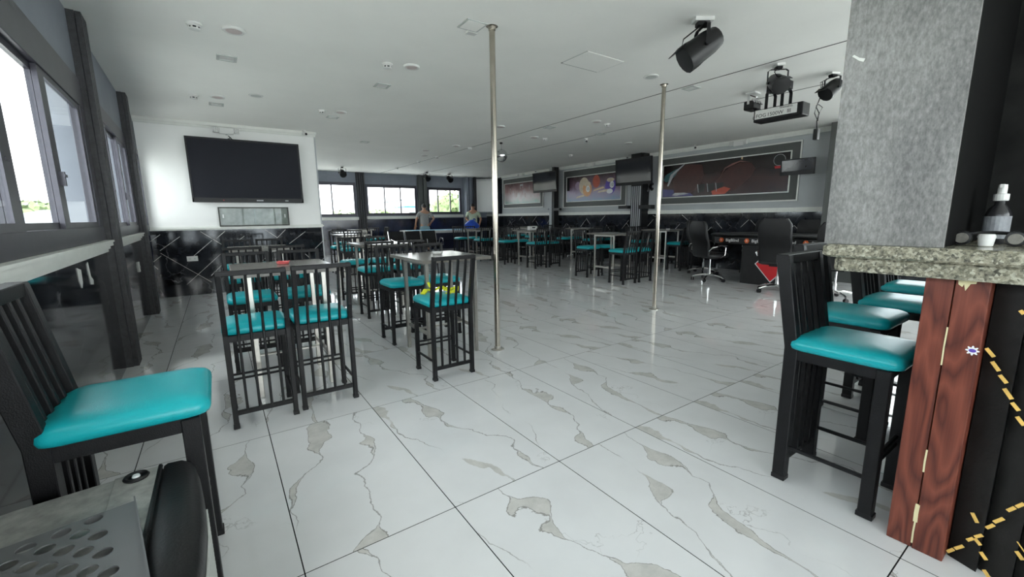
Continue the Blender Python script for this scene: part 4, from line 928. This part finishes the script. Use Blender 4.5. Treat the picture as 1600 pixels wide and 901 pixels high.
# ------------------------------------------------------------------ poker table and office chairs
pk = thing('poker_table', 'black poker table with lettered apron and a red diamond on its base', 'table', (8.30, 3.45, 0))
def race(a, b, n=10, z=0): # stadium outline long in y
    pts = []
    for k in range(n+1): t = PI*k/n; pts.append((a*math.cos(t), b-a+a*math.sin(t), z))
    for k in range(n+1): t = PI+PI*k/n; pts.append((a*math.cos(t), -(b-a)+a*math.sin(t), z))
    return pts
MB().rings([race(.60, 1.22, 10, .70), race(.62, 1.24, 10, .72), race(.62, 1.24, 10, .83), race(.60, 1.22, 10, .84)]).build('apron', 'black_plastic', pk)
MB().rings([race(.63, 1.25, 10, .84), race(.655, 1.275, 10, .855), race(.64, 1.26, 10, .88), race(.56, 1.18, 10, .885), race(.52, 1.14, 10, .87)]).build('padded_rail', 'black_soft', pk, smooth=True)
MB().rings([race(.52, 1.14, 10, .868), race(.51, 1.13, 10, .872)]).build('felt_top', mottled('black_felt', (.012, .012, .013), .2, 30, .9), pk)
MB().bb((-.50, -.62, 0), (.5, .46, .70)).build('base_cabinet', 'black_plastic', pk)
dm = MB().prism([(0.0, .06), (.28, .37), (0, .68), (-.28, .37)], -.506, -.503, 'x').build('diamond_border', 'print_white', pk, loc=(0, -.06, 0)); MB().prism([(0.0, .085), (.257, .37), (0, .655), (-.257, .37)], -.510, -.506, 'x').build('red_diamond', 'red', pk, loc=(0, -.06, 0))
for y in (.62, .16, -.30, -.76):
    text('BigBlind', .075, 'apron_lettering', 'print_white', pk, (-.623, y-.03, .775), (PI/2, 0, -PI/2), .001)
    MB().prism([(.043*math.cos(2*PI*k/6), .046*math.sin(2*PI*k/6)) for k in range(6)], -.626, -.622, 'x').build('orange_logo', 'orange', pk, loc=(0, y+.17, .775))
    text('b', .06, 'logo_letter', 'print_white', pk, (-.6285, y+.17, .778), (PI/2, 0, -PI/2), .0006)
def office_chair(x, y, rz, label, tall=1.0):
    r = thing('office_chair', label, 'office chair', (x, y, 0), rz, 'black office chairs with chrome bases')
    for k in range(5):
        a = 2*PI*k/5+.3; c, s = math.cos(a), math.sin(a)
        l = MB().tube([(0, 0, .115), (.12*c, .12*s, .112), (.24*c, .24*s, .09), (.29*c, .29*s, .07)], [.026, .022, .016, .014], 8).build('base_arm', 'chrome', r, smooth=True)
        w_ = MB()
        for e in (-.016, .016): w_.lathe([(.026, e-.010), (.030, e-.004), (.030, e+.004), (.026, e+.010)], (0, 0, .03), 14, 'x')
        co_ = w_.build('caster', 'black_plastic', l); co_.location = (.29*c, .29*s, 0); co_.rotation_euler = (0, 0, a)
    MB().lathe([(.028, .11), (.028, .24), (.016, .24), (.016, .43)], n=14).build('gas_lift', 'chrome', r, smooth=True)
    MB().box((0, 0, .435), (.20, .24, .03)).build('tilt_plate', 'black_metal', r)
    rg = [[(px, py, z) for px, py in rrect(.48-2*i, .48-2*i, .08, 4)] for i, z in ((.03, .45), (0, .47), (0, .51), (.02, .535), (.08, .545))]
    MB().rings(rg).build('seat', 'black_soft', r, smooth=True)
    secs = []
    for k in range(9):
        z = .50+.62*tall*k/8; yy = -.22-.10*(k/8)**1.3+.02*math.sin(k*.9); wd = .44+.03*math.sin(PI*k/8)-(.10 if k == 8 else 0); th = .05+.03*math.sin(PI*(k % 3)/3)
        secs.append([(px, yy+py, z) for px, py in rrect(wd, th, th*.45, 3)])
    MB().rings(secs).build('backrest', 'black_soft', r, smooth=True)
    for s in (-1, 1):
        am = MB().tube([(s*.20, .05, .45), (s*.27, .08, .50), (s*.28, .10, .64), (s*.28, -.0, .68), (s*.27, -.20, .64), (s*.235, -.235, .58)], .012, 8).build('arm_frame', 'chrome', r, smooth=True)
        MB().path([(s*.28, .10, .675), (s*.28, -.08, .685)], .045, .02, (1, 0, 0)).build('arm_pad', 'black_plastic', am)
    return r
office_chair(7.62, 4.40, -PI/2-.35, 'black office chair with chrome base left of the poker table, nearest of the left ones')
office_chair(8.45, 5.02, PI+.2, 'black office chair with chrome base at the far end of the poker table')
office_chair(7.28, 3.06, -PI/2+.1, 'tall black office chair standing before the red diamond', 1.08)
office_chair(7.32, 2.30, -PI/2+.2, 'black office chair at the poker table seen behind the bar stools')
office_chair(9.22, 4.30, PI/2, 'black office chair at the wall side of the poker table')
office_chair(9.24, 3.50, PI/2, 'second black office chair at the wall side of the poker table')

# ------------------------------------------------------------------ waiting benches
def bench(x, y, rz, n, label):
    r = thing('waiting_bench', label, 'bench', (x, y, 0), rz, 'black perforated steel benches')
    wd = .52
    MB().box((0, 0, .36), (n*wd, .05, .05)).build('beam', 'black_metal', r)
    for s in (-1, 1):
        xx = s*(n*wd/2-.2); MB().path([(xx, -.25, .015), (xx, 0, .04), (xx, .25, .015)], .04, .03, (1, 0, 0)).path([(xx, 0, .03), (xx, 0, .36)], .05, .04).build('leg', 'chrome', r)
    for k in range(n):
        cx = (k-(n-1)/2)*wd
        MB().path([(cx, -.27, .41), (cx, -.22, .42), (cx, .10, .39), (cx, .17, .41), (cx, .22, .50), (cx, .32, .84)], wd-.04, .012, (1, 0, 0)).build('seat_shell', 'black_plastic', r)
        for s in (-1, 1): MB().tube([(cx+s*(wd/2-.02), -.27, .415), (cx+s*(wd/2-.02), .10, .395), (cx+s*(wd/2-.02), .17, .415), (cx+s*(wd/2-.02), .22, .505), (cx+s*(wd/2-.02), .32, .845)], .011, 6).build('chrome_edge', 'chrome', r)
    for k in range(n+1):
        xx = (k-n/2)*wd; MB().tube([(xx, .15, .40), (xx, .0, .62), (xx, -.2, .60), (xx, -.22, .42)], .012, 6).build('armrest', 'chrome', r)
    return r
bench(4.95, 12.2, 0, 3, 'black perforated waiting bench with chrome edges left of the pool table')
bench(9.12, 10.1, -PI/2, 2, 'chrome-edged waiting bench against the right wall under the pool-ball mural')
bench(9.12, 13.3, -PI/2, 3, 'chrome-edged waiting bench against the right wall under the farthest mural')

# ------------------------------------------------------------------ pool table and people
pt = thing('pool_table', 'pool table with pale blue cloth and dark navy body at the far end', 'pool table', (6.38, 13.50, 0))
MB().rings([[(x, y, .50) for x, y in rrect(1.9, .9, .03, 2)], [(x, y, .74) for x, y in rrect(2.4, 1.3, .05, 2)]]).build('body', 'navy', pt)
MB().rings([[(x, y, .74) for x, y in rrect(2.5, 1.4, .10, 3)], [(x, y, .82) for x, y in rrect(2.5, 1.4, .10, 3)]]).build('rail', mottled('pale_rail', (.55, .56, .56), .05, 5, .25), pt, bevel=.01)
MB().box((0, 0, .822), (2.2, 1.1, .006)).build('cloth', 'blue_cloth', pt)
for sx in (-1, 1):
    for sy in (-1, 1): MB().lathe([(.09, 0), (.07, .05), (.085, .45), (.10, .52)], (sx*.85, sy*.36, 0), 12).build('leg', 'navy', pt)
for sx in (-1, 0, 1):
    for sy in (-1, 1): MB().lathe([(.06, .826), (.06, .829)], (sx*1.12, sy*.56, 0), 14).build('pocket', 'dark_gap', pt)
MB().prism([(-.05, .50), (.05, .50), (.04, .74), (-.04, .74)], -.68, -.66, 'y').build('corner_strip', 'white_plastic', pt, loc=(-.55, 0, 0))

def skin_mesh(name, verts, edges, radii, root=0, sub=2):
    me = D.meshes.new(name); me.from_pydata(verts, edges, []); me.update()
    o = D.objects.new(name+'_tmp', me); COL.objects.link(o)
    sk = o.modifiers.new('s', 'SKIN'); sk.use_smooth_shade = True
    for i, v in enumerate(me.skin_vertices[0].data): rr = radii[i]; v.radius = rr if isinstance(rr, tuple) else (rr, rr); v.use_root = (i == root)
    ss = o.modifiers.new('u', 'SUBSURF'); ss.levels = sub; ss.render_levels = sub
    dg = bpy.context.evaluated_depsgraph_get(); out = D.meshes.new_from_object(o.evaluated_get(dg)); D.objects.remove(o)
    for p in out.polygons: p.use_smooth = True
    return out
def mesh_obj(name, me, mat, parent):
    me.materials.clear(); me.materials.append(M[mat]); o = D.objects.new(name, me); COL.objects.link(o); o.parent = parent; return o
def person(label, loc, rz, shirt, pants, armL, armR, headturn=0):
    """faces local -y; 1.73 m tall; arms given as shoulder->elbow->wrist points (elbow, wrist)"""
    r = thing('person', label, 'person', loc, rz)
    V = [(0, 0, .95), (0, 0, 1.12), (0, -.005, 1.32), (0, 0, 1.44), (0, -.01, 1.52), (0, -.02, 1.60), (0, -.02, 1.68)]
    E = [(0, 1), (1, 2), (2, 3), (3, 4), (4, 5), (5, 6)]; Rr = [(.15, .105), (.145, .10), (.165, .11), (.12, .09), (.055, .055), (.075, .09), (.065, .08)]
    for s, (el, wr) in ((-1, armL), (1, armR)):
        b = len(V); sh = (s*.19, 0, 1.40)
        dirv = (Vector(wr)-Vector(el)).normalized(); hand = Vector(wr)+dirv*.08
        V += [sh, el, wr, tuple(hand)]; E += [(3, b), (b, b+1), (b+1, b+2), (b+2, b+3)]; Rr += [.06, .043, .030, (.04, .02)]
        side = dirv.cross(Vector((0, 1, 0))).normalized() if abs(dirv.y) < .9 else Vector((1, 0, 0))
        for k, (off, ln) in enumerate(((-.03, .065), (-.01, .08), (.01, .078), (.03, .06))):
            i = len(V); p = hand+side*off; V += [tuple(p+dirv*.035), tuple(p+dirv*(.035+ln*.5)+Vector((0, -.01, 0))), tuple(p+dirv*(.035+ln)+Vector((0, -.02, 0)))]; E += [(b+3, i), (i, i+1), (i+1, i+2)]; Rr += [.010, .009, .008]
        i = len(V); V += [tuple(Vector(wr)+dirv*.03+side*.04*-1), tuple(Vector(wr)+dirv*.075+side*-.06)]; E += [(b+2, i), (i, i+1)]; Rr += [.012, .010]
    for s in (-1, 1):
        b = len(V); V += [(s*.095, 0, .86), (s*.105, -.015, .48), (s*.11, .01, .09), (s*.115, -.13, .035)]; E += [(0, b), (b, b+1), (b+1, b+2), (b+2, b+3)]; Rr += [.085, .058, .042, (.045, .03)]
    body = mesh_obj('body', skin_mesh('body', V, E, Rr), 'skin', r)
    # face
    for s in (-1, 1):
        MB().sphere((s*.032, -.098, 1.625), .012, 8, 6).build('eye', 'p_ink', r); MB().sphere((s*.082, -.01, 1.615), .024, 8, 6, (.4, .8, 1.2)).build('ear', 'skin', r, smooth=True)
    MB().tube([(0, -.098, 1.63), (0, -.125, 1.59), (0, -.105, 1.585)], [.008, .015, .012], 8).build('nose', 'skin', r, smooth=True); MB().box((0, -.104, 1.553), (.045, .012, .01)).build('mouth', 'p_rim', r)
    hr = []
    for k in range(9):
        th = PI*.5*k/8; hr.append([(.088*math.cos(th)*math.cos(a), -.005+.108*math.cos(th)*math.sin(a), 1.645+.105*math.sin(th)-(.05*max(0, math.sin(a))*(1-k/8))) for a in [2*PI*j/18 for j in range(18)]])
    MB().rings(hr[:-1]).build('hair', 'hair', r, smooth=True)
    sV = [(0, 0, .87), (0, 0, 1.12), (0, -.005, 1.31), (0, 0, 1.42), (0, -.005, 1.47)]; sE = [(0, 1), (1, 2), (2, 3), (3, 4)]; sR = [(.180, .132), (.170, .122), (.188, .132), (.165, .125), (.085, .085)]
    for s, (el, wr) in ((-1, armL), (1, armR)):
        b = len(sV); sh = Vector((s*.19, 0, 1.40)); e = Vector(el); sV += [tuple(sh), tuple(sh.lerp(e, .75))]; sE += [(3, b), (b, b+1)]; sR += [.078, .066]
    mesh_obj('shirt', skin_mesh('shirt', sV, sE, sR), shirt, r)
    pV = [(0, 0, 1.0), (0, 0, .90)]; pE = [(0, 1)]; pR = [(.172, .122), (.165, .12)]
    for s in (-1, 1): b = len(pV); pV += [(s*.098, 0, .80), (s*.106, -.012, .50), (s*.11, .008, .14)]; pE += [(1, b), (b, b+1), (b+1, b+2)]; pR += [.105, .08, .07]
    mesh_obj('trousers', skin_mesh('trousers', pV, pE, pR), pants, r)
    for s in (-1, 1): MB().sphere((s*.113, -.06, .04), .055, 12, 8, (.85, 2.2, .72)).build('shoe', 'black_plastic', r, smooth=True)
    return r
person('man in a grey T-shirt, hands at hips, seen from behind the pool table', (6.32, 14.72, 0), PI*.92, 'shirt_grey', 'jeans', ((-.34, .10, 1.20), (-.20, -.04, 1.02)), ((.30, .06, 1.18), (.33, -.02, .98)))
person('man in a pale green shirt holding a blue bag by the far corner', (8.16, 14.36, 0), -.55, 'shirt_green', 'dark_trousers', ((-.28, .08, 1.18), (-.14, -.14, 1.06)), ((.30, .08, 1.16), (.24, -.06, .96)))
bg_ = thing('blue_bag', 'bulging bright blue plastic bag held by the man in pale green', 'bag', (7.86, 13.93, .74))
rg = []
for k in range(9):
    t = k/8; rr = .235*math.sin(PI*(.12+.80*t))*(1+.06*math.sin(5*t)); rg.append([((1+.07*math.sin(3*a+k))*rr*1.25*math.cos(a), (1+.06*math.cos(4*a+k))*rr*.7*math.sin(a), .40*t) for a in [2*PI*j/20 for j in range(20)]])
MB().rings(rg).build('bag_body', 'blue_bag', bg_, smooth=True); MB().tube([(.06, 0, .40), (.10, .03, .44), (.16, .05, .43), (.18, .05, .38)], .018, 8).build('bag_neck', 'blue_bag', bg_, smooth=True)

# ------------------------------------------------------------------ OUTDOORS
GZ = -5.0
tag(MB().bb((-120, -60, GZ-.3), (140, 160, GZ)).build('ground', 'ground'), 'pale paved ground outside the windows', 'ground', kind='structure')
def house(label, x, y, wx, wy, h, roof=None, mat='ext_white', nwin=4, faces='xy', rz=0):
    r = thing('building', label, 'building', (x, y, GZ), rz)
    MB().bb((-wx/2, -wy/2, 0), (wx/2, wy/2, h)).build('wall', mat, r)
    if roof == 'pitch': MB().prism([(-wx/2-.4, h), (wx/2+.4, h), (0, h+wx*.13)], -wy/2-.4, wy/2+.4, 'y').build('roof', 'ext_roof', r)
    elif roof == 'flatblue': MB().bb((-wx/2-.4, -wy/2-.4, h), (wx/2+.4, wy/2+.4, h+.3)).build('roof', 'blue_roof', r)
    else: MB().bb((-wx/2-.15, -wy/2-.15, h), (wx/2+.15, wy/2+.15, h+.5)).build('parapet', mat, r)
    nf = max(1, int(h/3.1))
    for f in range(nf):
        z = h-2.2-f*3.1
        for k in range(nwin):
            xx = -wx/2+wx*(k+.5)/nwin; w_ = MB().bb((xx-.6, -wy/2-.05, z), (xx+.6, -wy/2+.02, z+1.3)).build('window', 'ext_dark', r)
        for k in range(nwin):
            yy = -wy/2+wy*(k+.5)/nwin; w_ = MB().bb((wx/2-.02, yy-.6, z), (wx/2+.05, yy+.6, z+1.3)).build('window', 'ext_dark', r)
    return r
def tree(label, x, y, h, rad):
    r = thing('tree', label, 'tree', (x, y, GZ)); MB().tube([(0, 0, 0), (.1, 0, h*.4), (0, .1, h*.65)], [.35, .25, .15], 8).build('trunk', 'bark', r)
    rnd = random.Random(int(x*13+y*7)); vs = []; fs = []
    cl = [(rnd.uniform(-.6, .6)*rad, rnd.uniform(-.6, .6)*rad, h*.68+rnd.uniform(-.25, .3)*rad*.8, rad*rnd.uniform(.35, .6)) for _ in range(9)]
    for _ in range(1500):
        c = rnd.choice(cl); u = Vector((rnd.gauss(0, 1), rnd.gauss(0, 1), rnd.gauss(0, 1))).normalized(); p = Vector(c[:3])+u*c[3]*rnd.uniform(.75, 1.05); s = rad*.10*rnd.uniform(.7, 1.4)
        a = Vector((rnd.gauss(0, 1), rnd.gauss(0, 1), rnd.gauss(0, 1))).normalized(); b = a.cross(u).normalized(); a = (a-u*a.dot(u)*.6).normalized(); i = len(vs)
        vs += [p-a*s, p+b*s*.6, p+a*s, p-b*s*.6]; fs.append((i, i+1, i+2, i+3))
    tag(MB().add(vs, fs).build('foliage', 'leaf', r), kind='stuff')
    for k, c in enumerate(cl[:5]): MB().sphere(c[:3], c[3]*.85, 10, 7).build('crown_mass', 'leaf', r)
house('low weathered rooftop building outside the wide left window', -13.5, 20.5, 9, 9, 6.5, None, 'ext_grey', 3)
house('pale plain block beyond the wide left window', -24, 44, 9, 10, 7.5, None, 'ext_white', 3)
house('white low building outside the narrow left window', -8.5, 42, 6, 8, 6.2, 'pitch', 'ext_white', 3)
house('long white shed seen through the left far window', 14, 66, 14, 8, 4.8, 'pitch', 'ext_white', 8)
house('white house with sheet roof seen through the middle far window', 27.6, 52, 7, 8, 5.3, 'pitch', 'ext_white', 3)
house('blue-roofed hall seen through the middle far window', 33.5, 84, 5, 6, 8.2, 'flatblue', 'ext_white', 2)
house('grey-roofed shed seen through the middle far window', 23.5, 64, 4, 6, 5.0, 'pitch', 'ext_grey', 2)
house('flat-roofed pale building seen through the right far window', 29.5, 40, 9, 7, 6.6, None, 'ext_white', 4)
mast = thing('rooftop_mast', 'thin mast with a long crossbar outside the middle far window', 'mast', (13.7, 38, GZ)); MB().tube([(0, 0, 0), (0, 0, 7.75)], .03, 8).build('mast_pole', 'ext_grey', mast); MB().tube([(-1.2, 0, 7.6), (1.3, 0, 7.95)], .05, 8).build('crossbar', 'ext_dark', mast)
for k, (x, y, h, rd, lb) in enumerate(((12, 92, 6.6, 4.6, 'leftmost far tree of the left far window'), (22, 92, 6.8, 4.6, 'second far tree of the left far window'), (31.5, 101, 7.4, 5.0, 'far tree at the left edge of the middle far window'), (41.5, 100, 8.0, 5.0, 'far tree in the middle of the middle far window'), (36, 71, 10.5, 5.6, 'large tree at the right of the middle far window'), (37, 57, 8.6, 4.6, 'rounded tree at the left of the right far window'), (47, 60, 8.8, 4.6, 'rounded tree at the right of the right far window'), (-30, 66, 8, 5, 'distant tree beyond the wide left window'), (-12, 62, 8, 5, 'distant tree beyond the narrow left window'), (1, 90, 7, 5, 'distant tree left of the far windows'))):
    tree(lb, x, y, h, rd)
